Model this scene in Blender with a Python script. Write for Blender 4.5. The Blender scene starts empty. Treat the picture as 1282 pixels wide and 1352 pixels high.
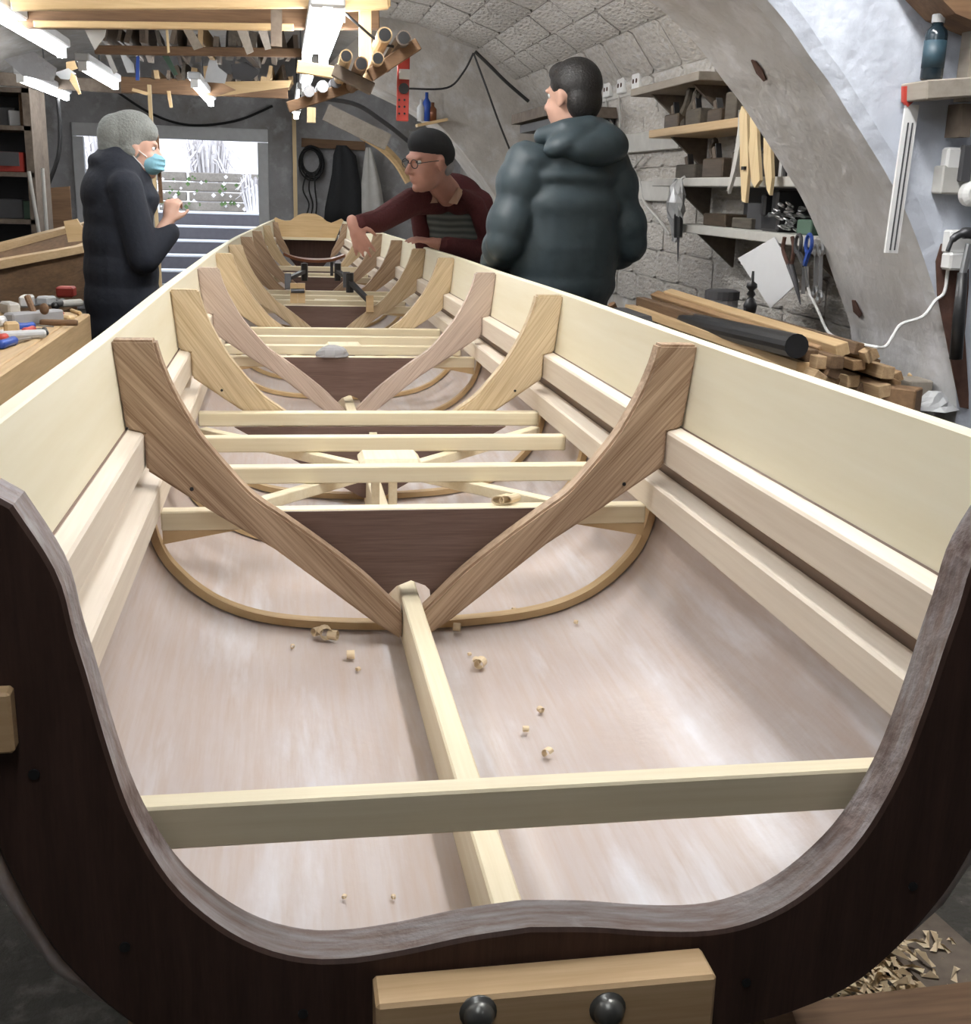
import bpy, bmesh, math, random
import numpy as np
from mathutils import Vector, Matrix, Euler
random.seed(7)
scene = bpy.context.scene
COL = scene.collection
PI = math.pi

# ------------------------------------------------------------------ camera
CZ = 1.35
XC = 0.2548                       # x of the boat's centre line
F_PX, PP_Y = 1571.65, 703.41
yaw, pitch, roll = map(math.radians, (9.88067, 16.05004, 1.72476))
_F = np.array([math.sin(yaw), math.cos(yaw), 0.]); _R = np.array([math.cos(yaw), -math.sin(yaw), 0.]); _U = np.array([0, 0, 1.])
_F2 = _F*math.cos(pitch)-_U*math.sin(pitch); _U2 = _F*math.sin(pitch)+_U*math.cos(pitch)
_R3 = _R*math.cos(roll)+_U2*math.sin(roll); _U3 = -_R*math.sin(roll)+_U2*math.cos(roll)
cam = bpy.data.objects.new('camera', bpy.data.cameras.new('camera')); COL.objects.link(cam)
cam.matrix_world = Matrix(((_R3[0], _U3[0], -_F2[0], 0), (_R3[1], _U3[1], -_F2[1], 0), (_R3[2], _U3[2], -_F2[2], CZ), (0, 0, 0, 1)))
cam.data.sensor_fit = 'HORIZONTAL'; cam.data.sensor_width = 36; cam.data.lens = 36*F_PX/1282
cam.data.shift_y = (PP_Y-676)/1282; cam.data.clip_start = 0.05; cam.data.clip_end = 200
scene.camera = cam

def at(px, py, x=None, y=None, z=None):
    """point on the ray of photo pixel (px, py) where it meets the given plane"""
    d = _R3*((px-641)/F_PX) - _U3*((py-PP_Y)/F_PX) + _F2
    t = x/d[0] if x is not None else (y/d[1] if y is not None else (z-CZ)/d[2])
    return Vector(d*t) + Vector((0, 0, CZ))

# ------------------------------------------------------------------ world and exposure
world = bpy.data.worlds.new('world'); scene.world = world; world.use_nodes = True
wn = world.node_tree.nodes; bg = wn['Background']
bg.inputs[0].default_value = (0.80, 0.88, 1.0, 1); bg.inputs[1].default_value = 2.2
vs = scene.view_settings
vs.view_transform = 'Standard'; vs.look = 'None'; vs.gamma = 1; vs.use_curve_mapping = False; vs.exposure = 0.22
TUBE_L = 27.0                     # radiance of the fluorescent tubes

# ------------------------------------------------------------------ materials
MATS = {}
def newmat(name):
    m = bpy.data.materials.new(name); m.use_nodes = True
    MATS[name] = m
    return m, m.node_tree.nodes, m.node_tree.links, m.node_tree.nodes['Principled BSDF']
def rgb(c): return (c[0], c[1], c[2], 1)
def plain(name, c, rough=.6, metal=0, spec=.5, noise=.12, scale=18, bump=0):
    m, n, l, p = newmat(name)
    tc = n.new('ShaderNodeTexCoord'); nt = n.new('ShaderNodeTexNoise'); nt.inputs['Scale'].default_value = scale; nt.inputs['Detail'].default_value = 4
    l.new(tc.outputs['Object'], nt.inputs['Vector'])
    mx = n.new('ShaderNodeMix'); mx.data_type = 'RGBA'
    mx.inputs[6].default_value = rgb([v*(1-noise) for v in c]); mx.inputs[7].default_value = rgb([min(1, v*(1+noise)) for v in c])
    l.new(nt.outputs['Fac'], mx.inputs[0]); l.new(mx.outputs[2], p.inputs['Base Color'])
    p.inputs['Roughness'].default_value = rough; p.inputs['Metallic'].default_value = metal; p.inputs['Specular IOR Level'].default_value = spec
    if bump:
        b = n.new('ShaderNodeBump'); b.inputs['Strength'].default_value = bump; b.inputs['Distance'].default_value = .01
        l.new(nt.outputs['Fac'], b.inputs['Height']); l.new(b.outputs[0], p.inputs['Normal'])
    return m
def wood(name, dark, light, stretch=(14, .8, 14), rot=(0, 0, 0), rough=.55, fine=.5, rings=0., spec=.35, bump=.12, lo=.3, hi=.68):
    """grain: noise stretched along one axis plus thin darker lines"""
    m, n, l, p = newmat(name)
    tc = n.new('ShaderNodeTexCoord'); mp = n.new('ShaderNodeMapping')
    mp.inputs['Rotation'].default_value = rot
    mp2 = n.new('ShaderNodeMapping'); mp2.inputs['Scale'].default_value = stretch
    l.new(tc.outputs['Object'], mp.inputs['Vector']); l.new(mp.outputs[0], mp2.inputs['Vector'])
    a = n.new('ShaderNodeTexNoise'); a.inputs['Scale'].default_value = 1; a.inputs['Detail'].default_value = 5; a.inputs['Roughness'].default_value = .65
    l.new(mp2.outputs[0], a.inputs['Vector'])
    b = n.new('ShaderNodeTexNoise'); b.inputs['Scale'].default_value = 7; b.inputs['Detail'].default_value = 2
    l.new(mp2.outputs[0], b.inputs['Vector'])
    mth = n.new('ShaderNodeMix'); mth.data_type = 'FLOAT'; mth.inputs[0].default_value = fine*.6
    l.new(a.outputs['Fac'], mth.inputs[2]); l.new(b.outputs['Fac'], mth.inputs[3])
    last = mth.outputs[0]
    if rings:
        w = n.new('ShaderNodeTexWave'); w.wave_type = 'BANDS'; w.bands_direction = 'X'; w.inputs['Scale'].default_value = rings
        w.inputs['Distortion'].default_value = 2.5; w.inputs['Detail'].default_value = 2; w.inputs['Detail Scale'].default_value = 1.2
        mp3 = n.new('ShaderNodeMapping'); mp3.inputs['Scale'].default_value = (1, .25, .12)
        l.new(mp.outputs[0], mp3.inputs['Vector']); l.new(mp3.outputs[0], w.inputs['Vector'])
        q = n.new('ShaderNodeMix'); q.data_type = 'FLOAT'; q.inputs[0].default_value = .38
        l.new(last, q.inputs[2]); l.new(w.outputs['Fac'], q.inputs[3]); last = q.outputs[0]
    cr = n.new('ShaderNodeValToRGB'); cr.color_ramp.elements[0].position = lo; cr.color_ramp.elements[1].position = hi
    cr.color_ramp.elements[0].color = rgb(dark); cr.color_ramp.elements[1].color = rgb(light)
    l.new(last, cr.inputs[0]); l.new(cr.outputs[0], p.inputs['Base Color'])
    p.inputs['Roughness'].default_value = rough; p.inputs['Specular IOR Level'].default_value = spec
    bp = n.new('ShaderNodeBump'); bp.inputs['Strength'].default_value = bump; bp.inputs['Distance'].default_value = .004
    l.new(last, bp.inputs['Height']); l.new(bp.outputs[0], p.inputs['Normal'])
    return m
def emis(name, c, s):
    m, n, l, p = newmat(name)
    p.inputs['Base Color'].default_value = rgb((.9, .9, .9)); p.inputs['Emission Color'].default_value = rgb(c); p.inputs['Emission Strength'].default_value = s
    return m
def blotch(name, base, patches, rough=.8, bump=.4, bscale=9):
    """base colour with layers of noise patches: (colour, scale, threshold, softness, stretch)"""
    m, n, l, p = newmat(name)
    tc = n.new('ShaderNodeTexCoord'); prev = None
    for (c, sc, th, so, st) in patches:
        mp = n.new('ShaderNodeMapping'); mp.inputs['Scale'].default_value = st
        nt = n.new('ShaderNodeTexNoise'); nt.inputs['Scale'].default_value = sc; nt.inputs['Detail'].default_value = 6; nt.inputs['Roughness'].default_value = .6
        l.new(tc.outputs['Object'], mp.inputs['Vector']); l.new(mp.outputs[0], nt.inputs['Vector'])
        r = n.new('ShaderNodeMapRange'); r.inputs[1].default_value = th-so; r.inputs[2].default_value = th+so
        l.new(nt.outputs['Fac'], r.inputs[0])
        mx = n.new('ShaderNodeMix'); mx.data_type = 'RGBA'; mx.inputs[7].default_value = rgb(c)
        if prev is None: mx.inputs[6].default_value = rgb(base)
        else: l.new(prev, mx.inputs[6])
        l.new(r.outputs[0], mx.inputs[0]); prev = mx.outputs[2]
    l.new(prev, p.inputs['Base Color']); p.inputs['Roughness'].default_value = rough; p.inputs['Specular IOR Level'].default_value = .3
    nt = n.new('ShaderNodeTexNoise'); nt.inputs['Scale'].default_value = bscale; nt.inputs['Detail'].default_value = 7
    l.new(tc.outputs['Object'], nt.inputs['Vector'])
    b = n.new('ShaderNodeBump'); b.inputs['Strength'].default_value = bump; b.inputs['Distance'].default_value = .03
    l.new(nt.outputs['Fac'], b.inputs['Height']); l.new(b.outputs[0], p.inputs['Normal'])
    return m

pale = wood('pale_spruce', (.70, .60, .40), (.84, .76, .58), (22, .7, 22), fine=.5, rough=.5)
pale_x = wood('pale_spruce_cross', (.70, .60, .40), (.84, .76, .57), (.7, 22, 22), fine=.5, rough=.5)
pale_ply = wood('pale_plywood', (.78, .71, .52), (.86, .81, .65), (3, .5, 9), fine=.35, rough=.5)
string_m = wood('whitish_ash', (.66, .56, .45), (.82, .74, .63), (18, .6, 18), fine=.5)
kn_l = wood('tan_ash_left', (.24, .15, .09), (.50, .365, .25), (46, 8, .9), rot=(0, math.radians(42), 0), fine=.75, lo=.38, hi=.62, rings=0, rough=.5)
kn_r = wood('tan_ash_right', (.24, .15, .09), (.50, .365, .25), (46, 8, .9), rot=(0, math.radians(-42), 0), fine=.75, lo=.38, hi=.62, rings=0, rough=.5)
kn_l2 = wood('pinkish_ash_left', (.43, .33, .265), (.63, .52, .435), (46, 8, .9), rot=(0, math.radians(40), 0), fine=.75, lo=.38, hi=.62)
kn_r2 = wood('pinkish_ash_right', (.43, .33, .265), (.63, .52, .435), (46, 8, .9), rot=(0, math.radians(-40), 0), fine=.75, lo=.38, hi=.62)
kn_l3 = wood('golden_ash_left', (.46, .34, .20), (.68, .55, .37), (40, 8, .9), rot=(0, math.radians(35), 0), fine=.75, lo=.38, hi=.62)
kn_r3 = wood('golden_ash_right', (.46, .34, .20), (.68, .55, .37), (40, 8, .9), rot=(0, math.radians(-35), 0), fine=.75, lo=.38, hi=.62)
mahog = wood('mahogany_ply', (.10, .060, .050), (.18, .118, .098), (2, 20, 60), fine=.7, rough=.45)
hoop_m = wood('laminated_oak', (.44, .29, .14), (.62, .46, .26), (3, 40, 3), fine=.4)
dark_ply = wood('dark_transom_ply', (.034, .018, .013), (.068, .036, .027), (40, 4, 3), fine=.5, rough=.6, spec=.25)
rim_m = blotch('sanded_grey_edge', (.22, .16, .14), [((.34, .31, .31), 30, .5, .14, (.4, 3, .4)), ((.52, .50, .50), 6, .64, .07, (1, 1, 1)), ((.12, .08, .07), 9, .62, .08, (1, 1, 1))], rough=.55, bump=.3, bscale=40)
hull_m = blotch('epoxied_hull_ply', (.465, .395, .37), [((.55, .49, .47), 2.2, .5, .2, (2.5, .5, 2.5)), ((.47, .375, .32), 22, .56, .16, (4, .22, 4)), ((.66, .65, .68), 2.6, .64, .09, (3.2, .45, 3.2)), ((.46, .38, .34), 1.6, .62, .10, (1, 1, 1))], rough=.36, bump=.05, bscale=30)
bilge_m = wood('bare_brown_ply', (.15, .10, .07), (.24, .165, .12), (4, .8, 20), fine=.5)
hull_m.node_tree.nodes['Principled BSDF'].inputs['Specular IOR Level'].default_value = .5
oak = wood('oak_block', (.46, .29, .14), (.66, .47, .27), (1.2, 18, 26), fine=.5, rough=.5)
pine = wood('yellow_pine', (.50, .33, .16), (.70, .52, .29), (1.0, 14, 14), fine=.5)
pine_y = wood('yellow_pine_long', (.42, .28, .14), (.62, .45, .26), (16, .8, 16), fine=.5)
pine_z = wood('yellow_pine_upright', (.60, .44, .24), (.78, .63, .38), (16, 16, .8), fine=.4)
brown = wood('brown_timber', (.10, .055, .03), (.24, .14, .075), (1.0, 14, 14), fine=.6, rough=.7)
brown_y = wood('brown_timber_long', (.12, .068, .036), (.28, .17, .09), (14, 1, 14), fine=.6, rough=.7)
dull = wood('dull_old_wood', (.09, .07, .055), (.20, .16, .125), (5, 5, 5), fine=.6, rough=.8)
greywood = wood('grey_weathered_wood', (.22, .19, .16), (.36, .32, .27), (8, 1, 8), fine=.6, rough=.8)
oldp = wood('old_plane_wood', (.035, .025, .018), (.11, .078, .052), (12, 1, 12), fine=.6, rough=.6)
oldg = wood('old_grey_wood', (.06, .052, .044), (.15, .13, .105), (10, 1, 10), fine=.6, rough=.8)
batten_m = wood('batten_end_grain', (.17, .095, .045), (.40, .26, .14), (60, 2, 60), fine=.6, rough=.6)
batten_d = wood('dark_batten', (.06, .035, .02), (.2, .125, .07), (60, 2, 60), fine=.6, rough=.6)
batten_p = wood('pale_batten', (.30, .19, .10), (.55, .40, .24), (60, 2, 60), fine=.6, rough=.6)
white_m = blotch('whitewashed_masonry', (.57, .54, .50), [((.42, .39, .35), 3, .55, .18, (1, 1, 1)), ((.62, .61, .60), 8, .6, .1, (1, 1, 1)), ((.24, .19, .15), 11, .73, .03, (1, 1, 1))], bump=.7, bscale=9)
plaster = blotch('painted_plaster_arch', (.58, .58, .59), [((.47, .46, .45), 2.0, .52, .2, (1, 1, 1)), ((.66, .66, .68), 6, .6, .1, (1, 1, 1)), ((.20, .12, .08), 14, .76, .02, (1, 1, 1))], bump=.28, bscale=24)
plaster_b = blotch('daylight_tinted_plaster', (.56, .60, .68), [((.48, .51, .58), 2.0, .52, .2, (1, 1, 1)), ((.64, .68, .76), 6, .6, .1, (1, 1, 1)), ((.20, .14, .10), 12, .77, .02, (1, 1, 1))], bump=.3, bscale=22)  # same plaster with the cool daylight cast mixed into its colour
wall_dk = blotch('grubby_grey_wall', (.34, .34, .35), [((.24, .23, .22), 3, .55, .15, (1, 1, 1)), ((.44, .44, .46), 7, .62, .1, (1, 1, 1))], bump=.5)
conc = blotch('dark_concrete_floor', (.075, .07, .06), [((.045, .042, .035), 3, .5, .2, (1, 1, 1)), ((.12, .11, .095), 16, .6, .08, (1, 1, 1)), ((.42, .40, .36), 60, .72, .02, (1, 1, 1))], bump=.5, bscale=30)
skin = plain('skin', (.56, .34, .26), .5, noise=.08, scale=30)
skin2 = plain('ruddy_skin', (.50, .26, .20), .5, noise=.15, scale=22)
navy = plain('navy_cloth', (.007, .010, .019), .85, noise=.25, scale=40, bump=.25)
puffer = plain('slate_teal_nylon', (.032, .050, .060), .55, noise=.2, scale=7, bump=.9)
burg = plain('burgundy_wool', (.075, .014, .016), .9, noise=.25, scale=70, bump=.4)
hatg = plain('grey_knit', (.20, .21, .20), .95, noise=.2, scale=90, bump=.5)
black = plain('black_cloth', (.012, .013, .015), .8, noise=.3, scale=50)
blackp = plain('black_plastic', (.012, .012, .013), .4)
hair_d = plain('dark_hair', (.010, .009, .009), .55, noise=.3, scale=120, bump=.4)
mask_m = plain('blue_mask', (.20, .42, .52), .7, noise=.08)
collar_m = plain('tan_collar', (.42, .27, .19), .8)
denim = plain('dark_trousers', (.02, .022, .028), .9)
steel = plain('steel', (.42, .43, .44), .35, metal=.9)
dsteel = plain('dark_steel', (.08, .08, .085), .45, metal=.8)
brass = plain('copper_brown', (.20, .075, .035), .3, metal=.3)
boltm = plain('worn_bolt_steel', (.16, .16, .15), .35, metal=.7, noise=.3)
redp = plain('red_paint', (.45, .05, .035), .5)
bluep = plain('blue_plastic', (.02, .07, .35), .4)
whitep = plain('white_plastic', (.75, .75, .74), .5, noise=.05)
offwhite = plain('grimy_white', (.50, .49, .46), .7, noise=.2, scale=14)
paper = plain('paper', (.70, .71, .73), .8, noise=.04)
greym = plain('mid_grey', (.30, .30, .31), .6)
lgrey = plain('light_grey', (.52, .53, .54), .6)
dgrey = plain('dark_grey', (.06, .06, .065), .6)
green_d = plain('dull_green', (.08, .14, .10), .7)
rust = plain('rust_brown', (.085, .040, .028), .9, noise=.5, scale=30, bump=.6)
snow = plain('snow', (.86, .87, .90), .8, noise=.05, scale=4)
ivy_m = plain('ivy_leaf', (.10, .17, .05), .7, noise=.4)
frost = plain('frosted_grass', (.80, .76, .75), .8, noise=.15)
stepm = plain('grey_step_riser', (.14, .13, .14), .9, noise=.2)
bottle_m = plain('dark_bottle', (.012, .022, .030), .2)
label_m = plain('teal_label', (.025, .055, .075), .5)
shav = plain('wood_shaving', (.74, .60, .40), .7)
clearp = plain('cloudy_plastic_film', (.50, .51, .52), .25)
tube_m = emis('lit_tube', (.97, .985, 1.0), TUBE_L)
tube_new = emis('bright_lit_tube', (1.0, .99, .97), TUBE_L*2.8)
mg, gn, gl, gp = newmat('door_glass'); gp.inputs['Transmission Weight'].default_value = 1; gp.inputs['Roughness'].default_value = 0; gp.inputs['IOR'].default_value = 1.02; gp.inputs['Base Color'].default_value = (1, 1, 1, 1)
glass = mg
# striped grey sweater
ms, sn, sl, sp = newmat('grey_striped_knit')
_tc = sn.new('ShaderNodeTexCoord'); _w = sn.new('ShaderNodeTexWave'); _w.bands_direction = 'Z'; _w.inputs['Scale'].default_value = 9; _w.inputs['Distortion'].default_value = 1.2; _w.inputs['Detail'].default_value = 2
_cr = sn.new('ShaderNodeValToRGB'); _cr.color_ramp.elements[0].color = (.055, .065, .062, 1); _cr.color_ramp.elements[1].color = (.14, .15, .14, 1)
sl.new(_tc.outputs['Object'], _w.inputs['Vector']); sl.new(_w.outputs['Fac'], _cr.inputs[0]); sl.new(_cr.outputs[0], sp.inputs['Base Color']); sp.inputs['Roughness'].default_value = .95
knit = ms

# ------------------------------------------------------------------ mesh helpers
def B(): return bmesh.new()
def box(bm, c, s, rot=None):
    """box of full size s centred at c"""
    r = rot if rot is not None else Matrix.Identity(3)
    vs_ = []
    for dx in (-.5, .5):
        for dy in (-.5, .5):
            for dz in (-.5, .5):
                vs_.append(bm.verts.new(Vector(c) + r @ Vector((dx*s[0], dy*s[1], dz*s[2]))))
    for q in ((0, 1, 3, 2), (4, 6, 7, 5), (0, 4, 5, 1), (2, 3, 7, 6), (0, 2, 6, 4), (1, 5, 7, 3)):
        bm.faces.new([vs_[i] for i in q])
    return bm
def frame_of(d, up=(0, 0, 1)):
    d = Vector(d).normalized(); u = Vector(up)
    if abs(d.dot(u)) > .98: u = Vector((1, 0, 0))
    a = d.cross(u).normalized(); b = a.cross(d).normalized()
    return a, b, d
def bar(bm, p, q, w, h, up=(0, 0, 1)):
    """rectangular bar from p to q"""
    p, q = Vector(p), Vector(q); a, b, d = frame_of(q-p, up)
    m = Matrix((a, b, d)).transposed()
    return box(bm, (p+q)/2, (w, h, (q-p).length), m)
def tube(bm, pts, r, seg=8, cap=True):
    pts = [Vector(p) for p in pts]; n = len(pts)
    rs = r if isinstance(r, (list, tuple)) else [r]*n
    rings = []; a0 = None
    for i, p in enumerate(pts):
        d = (pts[min(i+1, n-1)]-pts[max(i-1, 0)])
        if d.length < 1e-9: d = Vector((0, 0, 1))
        d.normalize()
        if a0 is None: a, b, _ = frame_of(d)
        else:
            a = (a0 - d*a0.dot(d)).normalized(); b = a.cross(d)
        a0 = a
        rings.append([bm.verts.new(p + (a*math.cos(2*PI*k/seg)+b*math.sin(2*PI*k/seg))*rs[i]) for k in range(seg)])
    for i in range(n-1):
        for k in range(seg):
            bm.faces.new((rings[i][k], rings[i][(k+1) % seg], rings[i+1][(k+1) % seg], rings[i+1][k]))
    if cap:
        bm.faces.new(rings[0][::-1]); bm.faces.new(rings[-1])
    return bm
def prism(bm, pts, off):
    """polygon of 3D points extruded by vector off"""
    off = Vector(off)
    a = [bm.verts.new(Vector(p)) for p in pts]; b = [bm.verts.new(Vector(p)+off) for p in pts]
    n = len(pts)
    bm.faces.new(a); bm.faces.new(b[::-1])
    for i in range(n): bm.faces.new((a[i], b[i], b[(i+1) % n], a[(i+1) % n]))
    return bm
def lathe(bm, base, prof, axis=(0, 0, 1), seg=16):
    """profile [(radius, height)] turned about axis at base"""
    base = Vector(base); a, b, d = frame_of(axis)
    rings = [[bm.verts.new(base + d*h + (a*math.cos(2*PI*k/seg)+b*math.sin(2*PI*k/seg))*max(r, 1e-4)) for k in range(seg)] for r, h in prof]
    for i in range(len(rings)-1):
        for k in range(seg):
            bm.faces.new((rings[i][k], rings[i][(k+1) % seg], rings[i+1][(k+1) % seg], rings[i+1][k]))
    bm.faces.new(rings[0][::-1]); bm.faces.new(rings[-1])
    return bm
def loft(bm, rings, closed=True, cap=True):
    vr = [[bm.verts.new(Vector(p)) for p in r] for r in rings]; n = len(rings[0])
    for i in range(len(vr)-1):
        for k in range(n if closed else n-1):
            bm.faces.new((vr[i][k], vr[i][(k+1) % n], vr[i+1][(k+1) % n], vr[i+1][k]))
    if cap and closed:
        bm.faces.new(vr[0][::-1]); bm.faces.new(vr[-1])
    return bm
def ell(bm, c, r, rot=None, seg=16):
    m = Matrix.Translation(Vector(c)) @ ((rot.to_4x4()) if rot is not None else Matrix.Identity(4)) @ Matrix.Diagonal((r[0], r[1], r[2], 1))
    bmesh.ops.create_uvsphere(bm, u_segments=seg, v_segments=max(6, seg//2+2), radius=1, matrix=m)
    return bm
def caps(bm, p, q, r0, r1, seg=12):
    p, q = Vector(p), Vector(q); d = (q-p); L = d.length; d.normalize()
    pts, rs = [], []
    for t in (0, .3, .6, .85): a = PI/2*(1-t); pts.append(p-d*r0*math.sin(a)); rs.append(max(r0*math.cos(a), .0005))
    pts.append(p); rs.append(r0); pts.append(q); rs.append(r1)
    for t in (.15, .4, .7, 1): a = PI/2*t; pts.append(q+d*r1*math.sin(a)); rs.append(max(r1*math.cos(a), .0005))
    return tube(bm, pts, rs, seg)

def obj(name, bm, mat, parent=None, bevel=0, smooth=False, seg=1):
    """one mesh object; geometry is given in world space"""
    bmesh.ops.recalc_face_normals(bm, faces=bm.faces[:])
    me = bpy.data.meshes.new(name)
    if bevel:
        bmesh.ops.bevel(bm, geom=[e for e in bm.edges if len(e.link_faces) == 2 and e.calc_face_angle(0) > .6], offset=bevel, segments=seg, affect='EDGES', clamp_overlap=True)
    if parent is not None:
        base = world_loc(parent)
    else:
        xs = [v.co for v in bm.verts]
        base = Vector((sum((min(v.x for v in xs), max(v.x for v in xs)))/2, sum((min(v.y for v in xs), max(v.y for v in xs)))/2, min(v.z for v in xs)))
    bmesh.ops.translate(bm, verts=bm.verts[:], vec=-base)
    if smooth:
        for f in bm.faces: f.smooth = True
    bm.to_mesh(me); bm.free()
    o = bpy.data.objects.new(name, me); COL.objects.link(o)
    for m in (mat if isinstance(mat, (list, tuple)) else [mat]): me.materials.append(m)
    if parent is not None: o.parent = parent
    else: o.location = base
    return o
def world_loc(o):
    v = Vector(o.location)
    while o.parent: o = o.parent; v += Vector(o.location)
    return v
def tag(o, label, cat, group=None):
    o['label'] = label; o['category'] = cat
    if group: o['group'] = group
    return o
def thing(name, label, cat, loc=(0, 0, 0), group=None):
    o = bpy.data.objects.new(name, None); COL.objects.link(o); o.location = Vector(loc); o.empty_display_size = .1
    return tag(o, label, cat, group)
def struct(name, bm, mat, **k):
    o = obj(name, bm, mat, **k); o['kind'] = 'structure'; return o
def bake(o, mods):
    """apply modifiers (name, type, settings) so that the object is one plain continuous mesh"""
    for t, kw in mods:
        m = o.modifiers.new(t.lower(), t)
        for k, v in kw.items(): setattr(m, k, v)
    bpy.context.view_layer.update()
    dg = bpy.context.evaluated_depsgraph_get()
    me = bpy.data.meshes.new_from_object(o.evaluated_get(dg))
    o.modifiers.clear(); old = o.data; o.data = me; me.name = o.name
    for p in me.polygons: p.use_smooth = True
    bpy.data.meshes.remove(old)
    return o
def fused(name, bm, mat, parent, voxel=.008, it=6, fac=.5):
    o = obj(name, bm, mat, parent)
    return bake(o, [('REMESH', dict(mode='VOXEL', voxel_size=voxel)), ('SMOOTH', dict(factor=fac, iterations=it))])
def bez(pts, n=10):
    """Catmull-Rom through pts"""
    pts = [Vector(p) for p in pts]; out = []
    for i in range(len(pts)-1):
        p0, p1, p2, p3 = pts[max(i-1, 0)], pts[i], pts[i+1], pts[min(i+2, len(pts)-1)]
        for k in range(n):
            t = k/n
            out.append(.5*((2*p1)+(-p0+p2)*t+(2*p0-5*p1+4*p2-p3)*t*t+(-p0+3*p1-3*p2+p3)*t**3))
    out.append(pts[-1]); return out
def lerp(kn, y):
    return float(np.interp(y, [k[0] for k in kn], [k[1] for k in kn]))
def R2(a, ax='Z'): return Matrix.Rotation(a, 3, ax)

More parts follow.
